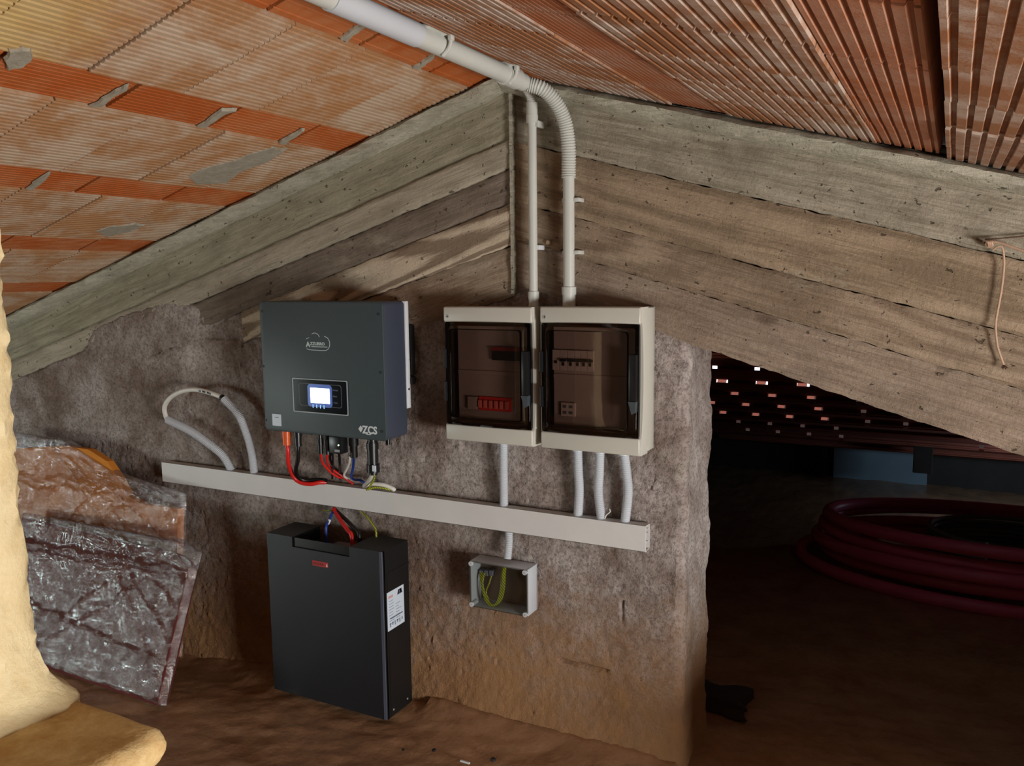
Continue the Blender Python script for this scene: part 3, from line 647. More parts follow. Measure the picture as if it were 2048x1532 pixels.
# ---- trunking
TY = -.039
a, b, c_, d_ = at(322.6, 923.8, TY), at(1291.7, 1052, TY), at(324.1, 963, TY), at(1292.8, 1105, TY)
tr = thing('cable_trunking', 'long pale grey cable trunking crossing the wall below the inverter', 'trunking', (a.x, 0, c_.z))
def sheared(mb):        # runs a touch out of level, as measured
    k0, k1 = c_.z, d_.z; h0, h1 = a.z-c_.z, b.z-d_.z
    mb.v = [(x, y, (k0+(k1-k0)*(x-a.x)/(b.x-a.x))+zz*(h0+(h1-h0)*(x-a.x)/(b.x-a.x))) for x, y, zz in mb.v]; return mb
x0, x1 = a.x, b.x
def seg(mb, y0, y1, z0, z1, x0=x0, x1=x1, n=20):
    for k in range(n): mb.box(x0+(x1-x0)*k/n, x0+(x1-x0)*(k+1)/n, y0, y1, z0, z1)
    return mb
mb = MB(); t = .03; n_ = 1
for y0, y1, z0, z1 in ((-.0375, -.004, .955, .982), (-.0375, -.004, .018, .045), (-.006, -.003, .018, .982)):
    mb.box(x0, x1, y0, y1, z0, z1)
for zc_ in (.30, .62, .78): mb.box(x0+.1, x1-.002, -.012, -.006, zc_, zc_+.025)
sheared(mb).build('channel', M_trunk, tr)
mb = MB(); mb.box(x0, x1+.0005, TY, TY+.0022, 0, 1, .0008); mb.box(x0, x1, TY, TY+.012, .985, 1.0); mb.box(x0, x1, TY, TY+.012, 0, .015)
sheared(mb).build('cover', M_trunk, tr)
def trz(x, f=1.0): return (c_.z+(d_.z-c_.z)*(x-x0)/(x1-x0))+f*((a.z-c_.z)+((b.z-d_.z)-(a.z-c_.z))*(x-x0)/(x1-x0))
def ontop(u, v, y=-.021):           # point on the top face of the trunking
    p = at(u, v, y); return Vector((p.x, y, trz(p.x)))
def onbot(u, y=-.021):
    p = at(u, 1050, y); return Vector((p.x, y, trz(p.x, 0)))

# ---- enclosures
CY = -.1084
def enclosure(name, label, px, devices):
    p1, p2, p3, p4 = [at(u, v, CY) for u, v in px]
    ex0, ex1, ez0, ez1 = (p1.x+p4.x)/2, (p2.x+p3.x)/2, (p3.z+p4.z)/2, (p1.z+p2.z)/2
    e = thing(name, label, 'fuse box', ((ex0+ex1)/2, 0, ez0))
    def arch(x0, x1, z0, z1, n=10):      # side edges bow out a little
        Pp = [(x1+.006*math.sin(math.pi*k/n), z0+(z1-z0)*k/n) for k in range(n+1)]+[(x0-.004*math.sin(math.pi*k/n), z1-(z1-z0)*k/n) for k in range(n+1)]
        return Pp
    hb = .046; ztop = ez1-.0455; zbot = ez0+.049
    # hollow back box
    mb = MB(); t = .003
    mb.box(ex0-.004, ex1+.006, -.055, -.003, ez1-.004, ez1-.001, .001); mb.box(ex0-.004, ex1+.006, -.055, -.003, ez0+.004, ez0+.007, .001)
    mb.box(ex0-.004, ex0-.001, -.055, -.003, ez0+.004, ez1-.001, .001); mb.box(ex1+.003, ex1+.006, -.055, -.003, ez0+.004, ez1-.001, .001); mb.box(ex0-.004, ex1+.006, -.006, -.002, ez0+.004, ez1-.001)
    mb.build('back_box', M_cab, e, True)
    # front cover: header, sill and side cheeks
    mb = MB(); mb.box(ex0, ex1, CY, -.052, ztop, ez1, .005, 3); mb.box(ex0, ex1, CY, -.052, ez0, zbot, .005, 3)
    n = 12
    for sgn, xe in ((1, ex1), (-1, ex0)):
        vs = []
        for k in range(n+1):
            zz_ = ez0+(ez1-ez0)*k/n; bow = .0065*math.sin(math.pi*k/n)**.6
            inn = .012 if 1 else 0
            xo = xe+sgn*(bow+.002); xin = xe-sgn*.008
            yf_ = CY+.006+.010*math.sin(math.pi*k/n)**.5
            vs += [(xin, yf_, zz_), (xo-sgn*.004, yf_, zz_), (xo, yf_+.006, zz_), (xo+sgn*.002, -.052, zz_), (xin, -.052, zz_)]
        fs = [(k*5+i, k*5+(i+1) % 5, k*5+5+(i+1) % 5, k*5+5+i) for k in range(n) for i in range(5)]+[tuple(range(5)), tuple(n*5+i for i in range(5))[::-1]]
        mb.add(vs, fs)
    mb.build('front_cover', M_cab, e, True)
    # smoked door, bulging
    dx0_, dx1_ = ex0+.004, ex1-.004; nx, nz = 16, 12
    Xd = np.linspace(dx0_, dx1_, nx); Zd = np.linspace(zbot-.001, ztop+.001, nz); Xd, Zd = np.meshgrid(Xd, Zd)
    bu = np.clip((Xd-dx0_)/(dx1_-dx0_), 0, 1); Yd = CY+.006-.010*(np.sin(bu*math.pi)**.55)
    dr = gridmesh('door', Xd, Yd, Zd, M_smoke, e)
    dr.modifiers.new('thickness', 'SOLIDIFY').thickness = .0022
    rim = MB(); ring(rim, rrect(dx0_, dx1_, zbot, ztop, .006, 3), .011, CY+.002, -.062); rim.build('door_rim', M_smokerim, dr)
    mb = MB(); ring(mb, rrect(dx0_+.018, dx1_-.030, zbot+.022, ztop-.020, .010), .0022, CY-.0045, CY+.004); mb.build('moulded_line', M_smokerim, dr)
    hm = (zbot+ztop)/2; hx = dx1_-.012
    mb = MB(); mb.box(hx-.0125, hx+.0095, CY-.012, CY+.012, hm-.055, hm+.075, .003); hd = mb.build('handle', M_black, dr, True)
    mb = MB(); mb.prism([(hx-.0125, hm-.053), (hx+.0095, hm-.053), (hx+.0085, hm-.082), (hx-.002, hm-.088)], XZ, CY-.016, CY+.006)
    mb.build('handle_catch', plain('satin_charcoal', lin(70, 78, 84), .3), hd)
    for zz_ in (hm+.045, hm-.055): MB().box(dx0_-.004, dx0_+.006, CY-.004, CY+.008, zz_-.030, zz_+.030, .002).build('hinge', M_black, dr)
    # screw, inner cover, devices
    sp = (ex0+.0155, ez1-.0285) if True else None
    sc = MB().cyl((sp[0], CY-.0012, sp[1]), (sp[0], CY+.003, sp[1]), .0060, 14, .0060).build('cover_screw', M_steel, e, True)
    mb = MB(); mb.box(sp[0]-.0038, sp[0]+.0038, CY-.0015, CY-.001, sp[1]-.0007, sp[1]+.0007); mb.box(sp[0]-.0007, sp[0]+.0007, CY-.0015, CY-.001, sp[1]-.0038, sp[1]+.0038); mb.build('cross_slot', M_blackm, sc)
    ic = MB().box(ex0+.022, ex1-.024, -.062, -.058, zbot+.008, hm-.001, .001); ic.box(ex0+.022, ex1-.024, -.062, -.058, hm+.003, ztop-.008, .001); ic.box(ex0+.022, ex1-.024, -.066, -.058, hm-.006, hm+.008, .002)
    ic = ic.build('inner_cover', M_cabin, e)
    devices(e, ic, ex0, ex1, ez0, ez1, hm)
    return e, (ex0, ex1, ez0, ez1)
DY = -.062
def dev_left(e, ic, x0_, x1_, z0_, z1_, hm):
    p = at(986, 694, DY); q = at(1048, 726, DY)
    d = MB().box(p.x, q.x, DY-.010, DY+.001, q.z+.006, p.z, .001).build('relay_module', M_blackm, e)
    MB().box(p.x, q.x, DY-.0115, DY-.0095, p.z-.010, p.z+.001).build('red_strip', plain('dull_red_plastic', lin(150, 40, 36), .5), d)
    p = at(959, 792, DY); q = at(1023.5, 824, DY)
    d = MB().box(p.x, q.x, DY-.006, DY+.001, q.z, p.z, .001).build('fuse_carrier', plain('bright_red_plastic', lin(230, 40, 34), .45), e)
    n = 6; wd = (q.x-p.x)/n
    for k in range(n): MB().box(p.x+wd*k+wd*.12, p.x+wd*(k+.70), DY-.014, DY-.005, q.z+.008, p.z-.010, .0015).build('fuse_holder', plain('pink_fuse_plastic', lin(236, 128, 116), .45) if k == 0 else bpy.data.materials['pink_fuse_plastic'], d)
    p = at(938, 792, DY); q = at(957, 818, DY); MB().box(p.x, q.x, DY-.010, DY+.001, q.z, p.z, .001).build('spare_module', M_cabin, e)
def dev_right(e, ic, x0_, x1_, z0_, z1_, hm):
    grey = plain('breaker_grey', lin(206, 198, 192), .5)
    us = (1106.5, 1121, 1136, 1151, 1163, 1176, 1189)
    p = at(1106, 699, DY); q = at(1192, 743, DY)
    for k in range(6):
        a_ = at(us[k], 700, DY); b_ = at(us[k+1], 700, DY)
        d = MB().box(a_.x+.0006, b_.x-.0006, DY-.008, DY+.001, q.z, p.z, .001).build('circuit_breaker', grey, e)
        c = (a_.x+b_.x)/2
        if k == 0: MB().box(c-.004, c+.004, DY-.010, DY-.007, q.z+.020, q.z+.028).build('test_button', M_blackm, d)
        else: MB().box(c-.0085, c+.0085, DY-.016, DY-.007, q.z+.026, q.z+.034, .001).build('toggle_lever', M_blackm, d); MB().box(c-.0035, c+.0035, DY-.010, DY-.007, q.z+.014, q.z+.024).build('lever_slot', M_blackm, d)
    p = at(1124, 804, DY); q = at(1152, 833, DY); d = MB().box(p.x, q.x, DY-.008, DY+.001, q.z, p.z, .001).build('surge_module', grey, e)
    for i in range(2):
        for j in range(2):
            cx_ = p.x+(q.x-p.x)*(.28+.44*i); cz_ = q.z+(p.z-q.z)*(.28+.44*j); MB().box(cx_-.005, cx_+.005, DY-.0095, DY-.0075, cz_-.004, cz_+.004).build('module_window', M_ink, d)
encL, bL = enclosure('fuse_enclosure', 'narrower grey fuse box with red fuse holders behind its smoked door', ((886.4, 614), (1065, 614), (1062.5, 894), (891, 878.6)), dev_left)
encR, bR = enclosure('fuse_enclosure', 'wider grey fuse box with circuit breakers behind its smoked door', ((1079.2, 614), (1280.3, 614.3), (1279.4, 913), (1081.2, 896)), dev_right)

# ---- corrugated conduits
def conduit(label, pts, r, gland=None, group=None, pitch=.0056, m=None):
    t = thing('corrugated_conduit', label, 'conduit', Vector(pts[-1]), group)
    MB().corr(pts, r, pitch).build('corrugated_hose', m or M_pvcw, t, True)
    if gland: MB().tube([gland[0], gland[1]], r*1.18, 16).build('collar', M_pvcw, t, True)
    return t
def drop(pxs, y0, y1, top):
    out = []
    for i, (u, v) in enumerate(pxs):
        yy = y0+(y1-y0)*i/(len(pxs)-1); p = at(u, v, yy); out.append(p)
    out[0].z = top; e_ = out[-1]; out[-1] = Vector((e_.x, y1, trz(e_.x)-.003)); return out
pts = drop([(1007, 885), (1007, 930), (1007.5, 970), (1008, 1008)], -.040, -.021, bL[2]+.006)
conduit('straight corrugated conduit between the narrower fuse box and the trunking', pts, .0138, (pts[0]+Vector((0, 0, -.004)), pts[0]+Vector((0, 0, -.018))))
pts = drop([(1155, 900), (1156.5, 940), (1158.5, 980), (1156, 1028)], -.040, -.020, bR[2]+.006)
conduit('leftmost of the three corrugated conduits under the wider fuse box', pts, .0143, (pts[0]+Vector((0, 0, -.004)), pts[0]+Vector((0, 0, -.02))), 'conduits under the wider fuse box')
pts = drop([(1200, 905), (1198.5, 945), (1197, 985), (1203, 1033)], -.040, -.022, bR[2]+.006)
cm = conduit('middle one of the three corrugated conduits under the wider fuse box', pts, .0143, (pts[0]+Vector((0, 0, -.004)), pts[0]+Vector((0, 0, -.02))), 'conduits under the wider fuse box')
p = pts[-1]; tag(MB().tube([p+Vector((.012, -.006, .003)), at(1213, 1030, -.028), at(1220, 1024, -.028), at(1219, 1018, -.026)], .0016, 8, .002).build('wire_offcut', M_whitec, None, True), 'tiny curled white wire end beside the middle conduit', 'wire')
pts = drop([(1247, 910), (1253, 945), (1256, 985), (1250, 1038)], -.040, -.022, bR[2]+.006)
conduit('rightmost of the three corrugated conduits under the wider fuse box', pts, .0143, (pts[0]+Vector((0, 0, -.004)), pts[0]+Vector((0, 0, -.02))), 'conduits under the wider fuse box')
p = onbot(1018); q = at(1014.5, 1120, -.042)
conduit('short corrugated conduit between the trunking and the junction box', [p+Vector((0, 0, .004)), at(1018, 1085, -.030), Vector((q.x, -.040, at(1014.5, 1117, -.040).z))], .0128)
# looped cable between two conduit ends on the left
e1 = ontop(463, 935); ptsA = [e1+Vector((0, 0, -.003)), at(446, 912, -.035), at(420, 890, -.045), at(380, 862, -.05), at(336, 840, -.05)]
conduit('corrugated conduit slanting left from the trunking to the cable loop', ptsA, .0150, None, 'conduit ends of the cable loop')
e2 = ontop(508, 940); ptsB = [e2+Vector((0, 0, -.003)), at(503, 905, -.032), at(492, 865, -.045), at(476, 828, -.055), at(447, 797, -.06)]
cB = conduit('corrugated conduit curving up from the trunking to the cable loop', ptsB, .0145, None, 'conduit ends of the cable loop')
lp = [at(345, 846, -.05), at(334, 838, -.05), at(329, 815, -.055), at(340, 796, -.058), at(362, 783, -.06), at(388, 779, -.06), at(415, 784, -.06), at(442, 794, -.06), at(458, 806, -.058)]
lc = MB().tube(lp, .0090, 12, .006).build('looped_cable', M_whitec, None, True); tag(lc, 'white printed cable looping between the two conduit ends', 'cable')
for u, v, s_, rz_a in ((397, 781.5, 'CE', -.10), (404, 782.5, 'IMQ', -.16), (413, 784.5, '3X2.5', -.26)):
    p = at(u, v, -.070); text('cable_print', s_, (p.x, -.0694, p.z-.003), .0085, M_inkd, lc, rot=Matrix.Rotation(math.pi/2, 4, 'X') @ Matrix.Rotation(rz_a, 4, 'Z'), depth=.0006)
for c0, c1, nm in ((at(449, 798.5, -.06), at(443, 795, -.06), 'hose_mouth'),): MB().tube([c0, c1], .0118, 14).build(nm, M_blackm, cB, True)

# ---- vertical pipes and the ridge run
PY = -.045
def gland(parent, x, ztop, r):
    MB().tube([Vector((x, PY, bR[3]-.004)), Vector((x, PY, ztop-.022))], r*1.12, 18).build('gland', M_pvc, parent, True)
    MB().tube([Vector((x, PY, ztop-.022)), Vector((x, PY, ztop))], r*1.26, 18).build('gland_nut', M_pvc, parent, True)
big = thing('conduit_run', 'thick pale conduit run from the ridge down to the wider fuse box', 'conduit', (at(1138, 590, PY).x, PY, bR[3]))
xb = at(1138, 580, PY).x; zn = at(1138, 574, PY).z; zf = at(1138, 356, PY).z
gland(big, xb, zn, .0165)
MB().tube([Vector((xb, PY, zn-.01)), Vector((xb, PY, zf+.01))], .0162, 20).build('wall_pipe', M_pvc, big, True)
PX, PZ = .975, Z0+.5275
end = Vector((PX, -.215, PZ))
fl = [end+Vector((0, .02, 0)), end+Vector((.004, .075, -.004)), at(1085, 178, -.115), at(1112, 205, -.085), at(1130, 245, -.06), at(1137, 295, -.05), Vector((xb, PY, zf+.02)), Vector((xb, PY, zf))]
MB().corr(fl, .0212, .0074, 16, .14).build('flexible_bend', M_pvc, big, True)
MB().tube([Vector((PX, -4.1, PZ)), Vector((PX, -.19, PZ))], .0235, 24).build('ridge_pipe', M_pvc, big, True)
MB().tube([end+Vector((0, -.035, 0)), end+Vector((0, .030, 0))], .0280, 24).build('coupling', M_pvc, big, True)
MB().tube([end+Vector((0, .028, 0)), end+Vector((.002, .068, -.002))], .0235, 24).build('coupling_sleeve', M_pvc, big, True)
MB().tube([Vector((PX, -.95, PZ)), Vector((PX, -.66, PZ))], .0262, 24).build('pipe_socket', M_pvcw, big, True)
def wclip(parent, x, z, r):
    mb = MB(); mb.box(x+r*.55, x+r+.016, PY-.004, -.008, z-.0055, z+.0055, .0015); mb.box(x-r-.0035, x-r+.001, PY-.004, -.008, z-.0055, z+.0055, .001); mb.box(x-r, x+r+.010, PY+r*.8, -.006, z-.0055, z+.0055); mb.build('pipe_clip', M_pvc, parent, True)
for v in (400, 505): wclip(big, xb, at(1140, v, PY).z, .0162)
for yy, ln in ((-.57, .05), (-.245, .03)):
    mb = MB(); mb.box(PX-.028, PX+.040, yy-.010, yy+.010, PZ+.016, PZ+.030, .002); mb.tube([(PX+.036, yy, PZ+.024), (PX+.031, yy, PZ-.006), (PX+.012, yy, PZ-.026)], .0045, 8, .004); mb.box(PX+.030, PX+.040, yy-.008, yy+.008, PZ+.004, PZ+.022, .002)
    if yy < -.5: mb.box(PX-.010, PX+.030, yy-.075, yy+.005, PZ+.018, PZ+.026, .002)
    mb.build('ceiling_clip', M_pvc, big, True)
thin = thing('conduit_run', 'thin pale conduit from the ridge down to the narrower fuse box', 'conduit', (at(1067, 590, PY).x, PY, bL[3]))
xt = at(1067, 580, PY).x; zn2 = at(1067, 583, PY).z; zc0 = at(1066, 246, PY).z; zc1 = at(1066, 205, PY).z
gland(thin, xt, zn2, .0128)
MB().tube([Vector((xt, PY, zn2-.01)), Vector((xt, PY, zc0+.01))], .0126, 18).build('wall_pipe', M_pvc, thin, True)
MB().tube([Vector((xt, PY, zc0)), Vector((xt, PY, zc0+.022)), Vector((xt, PY, zc0+.0225)), Vector((xt, PY, zc1))], .0165, 18, None, lambda L: .0172 if L < .0222 else .0160).build('coupling', M_pvc, thin, True)
MB().corr([Vector((xt, PY, zc1-.008)), Vector((xt-.003, PY-.008, zc1+.02)), Vector((xt-.010, PY-.035, zc1+.045)), Vector((xt-.014, PY-.075, zc1+.056))], .0128, .0065, 14, .1).build('flexible_bend', M_pvc, thin, True)
MB().box(xt+.010, xt+.021, PY-.004, -.006, zc0-.012, zc0+.006, .002).build('pipe_clip', M_pvc, thin)
zz_ = at(1078, 494, PY).z; MB().box(xt+.008, xt+.019, PY+.004, -.006, zz_-.008, zz_+.006, .002).build('pipe_clip', M_white, thin)
p = at(1098, 485, -.006); tag(MB().cyl((p.x, -.014, p.z), (p.x, .012, p.z), .006, 12, .007).build('wall_plug', plain('beige_wall_plug', lin(190, 168, 146), .6), None, True), 'small beige wall plug between the two vertical pipes', 'wall plug')

# ---- cables below the inverter
def cable(name, label, pts, r, m, cat='cable', group=None, step=.006, sides=10):
    return tag(MB().tube(pts, r, sides, step).build(name, m, None, True), label, cat, group)
Y1 = YC
U = lambda a, b, y=YC: at(540+a/6.66, 850+b/6.66, y)
q = lambda a, b: ontop(540+a/6.66, 850+b/6.66, -.028)
cable('battery_cable', 'thick red cable from the orange plug bending into the trunking', [e_or, U(238, 350), U(245, 500, -.12), U(285, 630, -.10), U(345, 725, -.085), U(440, 775, -.075), U(560, 785, -.065), U(660, 765, -.05), U(735, 752, -.036)+Vector((0, .004, -.004))], .0076, M_red, group='battery cables under the inverter')
cable('battery_cable', 'thick black cable beside the red one bending into the trunking', [e_bk, U(372, 350), U(370, 470, -.122), U(350, 560, -.115), U(352, 650, -.10), U(410, 720, -.08), U(520, 738, -.06), U(640, 728, -.045), U(760, 740, -.032)], .0070, M_blackc, group='battery cables under the inverter')
cable('solar_cable', 'thin red cable from the left solar plug', [e_p1, U(685, 430, -.125), U(700, 500, -.11), U(790, 610, -.08), U(900, 690, -.05), U(960, 700, -.03)], .0042, M_red, group='thin solar cables')
cable('solar_cable', 'thin red cable from the right solar plug', [e_p2, U(760, 440, -.125), U(775, 520, -.10), U(830, 590, -.08), U(930, 660, -.055), U(1040, 740, -.036), U(1110, 785, -.026)], .0040, M_red, group='thin solar cables')
cable('solar_cable', 'thin black cable behind the solar plugs', [Vector((e_p2.x+.008, YC+.004, e_p2.z+.004)), U(800, 450, -.115), U(850, 560, -.08), U(930, 620, -.05), U(975, 665, -.026)], .0042, M_blackc, group='thin solar cables')
xd = (at(664, 872, YC).x+at(692, 907, YC).x)/2; zd = at(692, 907, YC).z
cable('signal_cable', 'left thin black signal cable under the logger', [Vector((U(845, 380).x, YC-.004, zd+.004)), U(838, 500, -.11), U(832, 600, -.08), U(828, 712, -.03)], .0036, M_blackc, group='black signal cables under the logger')
cable('signal_cable', 'right thin black signal cable under the logger', [Vector((U(930, 380).x, YC-.004, zd+.004)), U(930, 500, -.11), U(932, 600, -.07), U(930, 712, -.028)], .0048, M_blackc, group='black signal cables under the logger')
cable('signal_cable', 'thin white wire from the sensor plug into the trunking', [Vector((U(1080, 420, YC+.02).x-.004, YC+.02, e_ct.z+.004)), U(1060, 500, -.10), U(1020, 590, -.08), U(985, 665, -.06), U(1010, 700, -.045), U(1060, 715, -.03)], .0038, M_whitec)
cable('signal_cable', 'thin blue wire from the sensor plug into the trunking', [Vector((U(1110, 420, YC+.02).x, YC+.02, e_ct.z+.004)), U(1112, 500, -.10), U(1100, 600, -.085), U(1082, 690, -.06), U(1120, 725, -.045), U(1200, 735, -.03), U(1260, 770, -.022)], .0044, M_blue)
cable('grid_cable', 'flat white cable from the grid gland into the trunking', [Vector((e_gl.x-.002, YC, e_gl.z+.004)), U(1345, 700, -.115), U(1300, 770, -.09), U(1255, 815, -.075), U(1300, 800, -.065), U(1400, 788, -.055), U(1520, 800, -.045), U(1640, 850, -.030), U(1655, 865, -.026)], .0075, M_whitec)
cable('earth_wire', 'green-yellow earth wire curling under the grid gland', [Vector((e_gl.x+.006, YC-.004, e_gl.z+.004)), U(1385, 720, -.115), U(1330, 820, -.10), U(1290, 865, -.085), U(1380, 835, -.072), U(1480, 838, -.058), U(1570, 855, -.045), U(1610, 866, -.03)], .0032, M_earth)

# ---- battery
BF, BB = -.1826, -.040
bx0 = (at(534, 1065, BF).x+at(548, 1376, BF).x)/2; bx1 = (at(764.5, 1105.5, BF).x+at(774, 1442, BF).x)/2
bz1 = (at(534, 1065, BF).z+at(764.5, 1105.5, BF).z)/2; bz0 = (at(548, 1376, BF).z+at(774, 1442, BF).z)/2
bat = thing('battery_unit', 'tall black floor-standing battery box with a paper label on its side', 'battery', ((bx0+bx1)/2, (BF+BB)/2, bz0))
nx0 = at(583.5, 1075, BF).x; nx1 = at(698, 1097, BF).x; nz = (at(584, 1092.5, BF).z+at(698, 1115, BF).z)/2
prof = [(bx0, bz0), (bx1, bz0), (bx1, bz1), (nx1, bz1), (nx1, nz-.012), (nx0, nz-.012), (nx0, bz1), (bx0, bz1)]
MB().prism(prof, XZ, BF+.004, BB).build('case', M_blackm, bat)
mb = MB(); mb.prism([(bx0, bz0), (bx1-.012, bz0), (bx1-.012, bz1), (nx1, bz1), (nx1, nz), (nx0, nz), (nx0, bz1), (bx0, bz1)], XZ, BF, BF+.005); fp = mb.build('front_panel', M_bat, bat)
mb = MB(); mb.add([(bx1-.012, BF, bz0), (bx1-.003, BF+.002, bz0), (bx1, BF+.007, bz0), (bx1, BF+.012, bz0), (bx1-.012, BF+.006, bz0)]+[(bx1-.012, BF, bz1), (bx1-.003, BF+.002, bz1), (bx1, BF+.007, bz1), (bx1, BF+.012, bz1), (bx1-.012, BF+.006, bz1)],
   [(0, 1, 6, 5), (1, 2, 7, 6), (2, 3, 8, 7), (3, 4, 9, 8), (4, 0, 5, 9), (0, 4, 3, 2, 1), (5, 6, 7, 8, 9)]); mb.build('folded_corner', M_batedge, bat)
MB().box(nx0, nx1, BF+.006, BF+.009, nz-.012, bz1-.003).build('terminal_cover', plain('gloss_black_plastic', lin(10, 10, 12), .25), bat)
pp = at(688, 1081, -.10); MB().box(pp.x-.045, pp.x+.030, -.12, -.075, nz-.012, nz+.004, .002).build('terminal_label_plate', plain('grey_plate', lin(112, 108, 104), .5), bat)
p = at(624.8, 1120.5, BF); q_ = at(656.5, 1135.5, BF); bd = MB().box(p.x, q_.x, BF-.0012, BF+.0005, (p.z+q_.z)/2-.009, (p.z+q_.z)/2+.009, .0004).build('red_badge', M_redb, fp)
bdm = plain('badge_dark_print', lin(120, 30, 32), .5); mb = MB()
for k in range(5): mb.box(p.x+.005+k*.009, p.x+.011+k*.009, BF-.0016, BF-.001, (p.z+q_.z)/2-.004, (p.z+q_.z)/2+.004)
mb.build('badge_print', bdm, bd)
MB().prism([(q_.x-.008, (p.z+q_.z)/2-.005), (q_.x-.002, (p.z+q_.z)/2-.005), (q_.x-.004, (p.z+q_.z)/2+.006)], XZ, BF-.0018, BF-.001).build('badge_emblem', M_printw, bd)
# side sheet with label
XS1 = bx1
s0, s1, s2, s3 = atx(772.4, 1186.4, XS1), atx(806.4, 1168, XS1), atx(808, 1243.4, XS1), atx(775.5, 1263, XS1)
y0, y1 = (s0.y+s3.y)/2, (s1.y+s2.y)/2; z0_, z1_ = (s2.z+s3.z)/2, (s0.z+s1.z)/2
mb = MB(); mb.box(XS1, XS1+.0012, BF+.022, BB-.012, bz0+.004, bz1-.075); mb.build('side_panel', M_blackm, bat)
lab = MB().box(XS1+.001, XS1+.0019, y0, y1, z0_, z1_).build('rating_label', M_label, bat)
wY = y1-y0
RYZ = Matrix(((0, 0, 1, 0), (1, 0, 0, 0), (0, 1, 0, 0), (0, 0, 0, 1)))      # text facing +x, reading towards +y
XP = XS1+.0022
mb = MB()
for k, (sh, w_) in enumerate(((.006, .10), (.007, .09), (-.006, .09))): mb.prism([(y0+wY*(.60+.11*k), z1_-.024), (y0+wY*(.60+.11*k+w_), z1_-.024), (y0+wY*(.60+.11*k+w_)+sh, z1_-.008), (y0+wY*(.60+.11*k)+sh, z1_-.008)], lambda a_, b_, d: (d, a_, b_), XP-.0004, XP+.0001)
mb.build('label_mark', M_inkd, lab)
MB().box(XP-.0004, XP, y0+wY*.08, y0+wY*.34, z1_-.022, z1_-.014).build('label_mark', plain('pale_red_print', lin(214, 160, 162), .6), lab)
mb = MB(); random.seed(3)
for k in range(9):
    zz_ = z1_-.032-k*.0095; mb.box(XP-.0004, XP, y0+wY*.1, y0+wY*(.32+.1*random.random()), zz_-.0012, zz_+.0012)
    if k > 1: mb.box(XP-.0004, XP, y0+wY*.5, y0+wY*(.66+.18*random.random()), zz_-.0012, zz_+.0012)
mb.build('label_text_lines', plain('pale_ink', lin(150, 168, 186), .6), lab)
MB().box(XP-.0004, XP+.0001, y0+wY*.16, y0+wY*.90, z0_+.036, z0_+.040).build('label_barcode_line', M_ink, lab)
mb = MB()
for k in range(6): mb.box(XP-.0004, XP, y0+wY*(.12+.14*k), y0+wY*(.19+.14*k), z0_+.010+.004*(k % 2), z0_+.024)
mb.build('label_symbols', plain('symbol_ink', lin(140, 152, 172), .6), lab)
for u, v in ((786.5, 1418.5), (814, 1397)):
    p = atx(u, v, XS1); MB().cyl((XS1+.003, p.y, p.z), (XS1-.001, p.y, p.z), .0032, 10).build('side_screw', M_steel, bat, True)
# battery leads under the trunking
V = lambda a, b, y: at(540+a/6.66, 850+b/6.66, y)
cable('battery_lead', 'black cable dropping from the trunking into the battery top', [V(850, 1110, -.022), V(900, 1160, -.035), V(1020, 1270, -.055), V(1130, 1380, -.075), V(1185, 1450, -.085), Vector((V(1190, 1480, -.09).x, -.09, nz-.008))], .0068, M_blackc, group='leads of the battery')
cable('battery_lead', 'red cable dropping from the trunking into the battery top', [V(850, 1115, -.030), V(890, 1190, -.045), V(960, 1300, -.07), V(1040, 1410, -.09), V(1085, 1470, -.10), Vector((V(1100, 1490, -.105).x, -.105, nz-.008))], .0072, M_red, group='leads of the battery')
cable('battery_lead', 'blue cable dropping from the trunking into the battery top', [V(850, 1120, -.026), V(825, 1180, -.045), V(785, 1270, -.07), V(750, 1350, -.095), Vector((V(745, 1385, -.10).x, -.10, nz-.008))], .0046, M_blue, group='leads of the battery')
p = V(779, 1293, -.0745); tag(MB().tube([V(793, 1268, -.070), V(768, 1318, -.082)], .0058, 10).build('cable_marker', M_white, None, True), 'small white marker sleeve on the blue battery lead', 'marker')
cable('earth_wire', 'green-yellow earth wire arching from the trunking to the battery', [V(1215, 1150, -.022), V(1290, 1230, -.035), V(1360, 1310, -.045), V(1405, 1390, -.055), V(1415, 1440, -.060), Vector((V(1415, 1470, -.062).x, -.062, bz1-.002))], .0032, M_earth)
cable('earth_wire', 'short green-yellow wire end lying under the trunking', [V(870, 1122, -.024), V(800, 1140, -.032), V(740, 1142, -.030), V(705, 1132, -.02)], .0026, M_earth)

# ---- junction box
JY = -.0737
p1, p2, p3, p4 = at(938.6, 1124.5, JY), at(1054, 1139.4, JY), at(1054, 1233.7, JY), at(939, 1213, JY)
jx0, jx1, jz0, jz1 = (p1.x+p4.x)/2, (p2.x+p3.x)/2, (p3.z+p4.z)/2, (p1.z+p2.z)/2
jb = thing('junction_box', 'small grey junction box with a clear lid and earth wires inside', 'junction box', ((jx0+jx1)/2, 0, jz0))
mb = MB(); t = .0035
mb.box(jx0, jx0+t, JY+.006, -.004, jz0, jz1, .001); mb.box(jx1-t, jx1, JY+.006, -.004, jz0, jz1, .001); mb.box(jx0+t*.5, jx1-t*.5, JY+.006, -.004, jz0, jz0+t, .001); mb.box(jx0+t*.5, jx1-t*.5, JY+.006, -.004, jz1-t, jz1, .001); mb.box(jx0, jx1, -.0065, -.0025, jz0, jz1)
mb.build('box_body', M_pvcw, jb, True)
MB().box(jx0+.006, jx1-.006, -.0085, -.006, jz0+.005, jz1-.005).build('back_sheet', plain('brown_back_sheet', lin(104, 88, 74), .6), jb)  # sheet added to turn the inside of the box dark brown
lid = MB().box(jx0, jx1, JY, JY+.0025, jz0, jz1, .001).build('clear_lid', M_lid, jb)
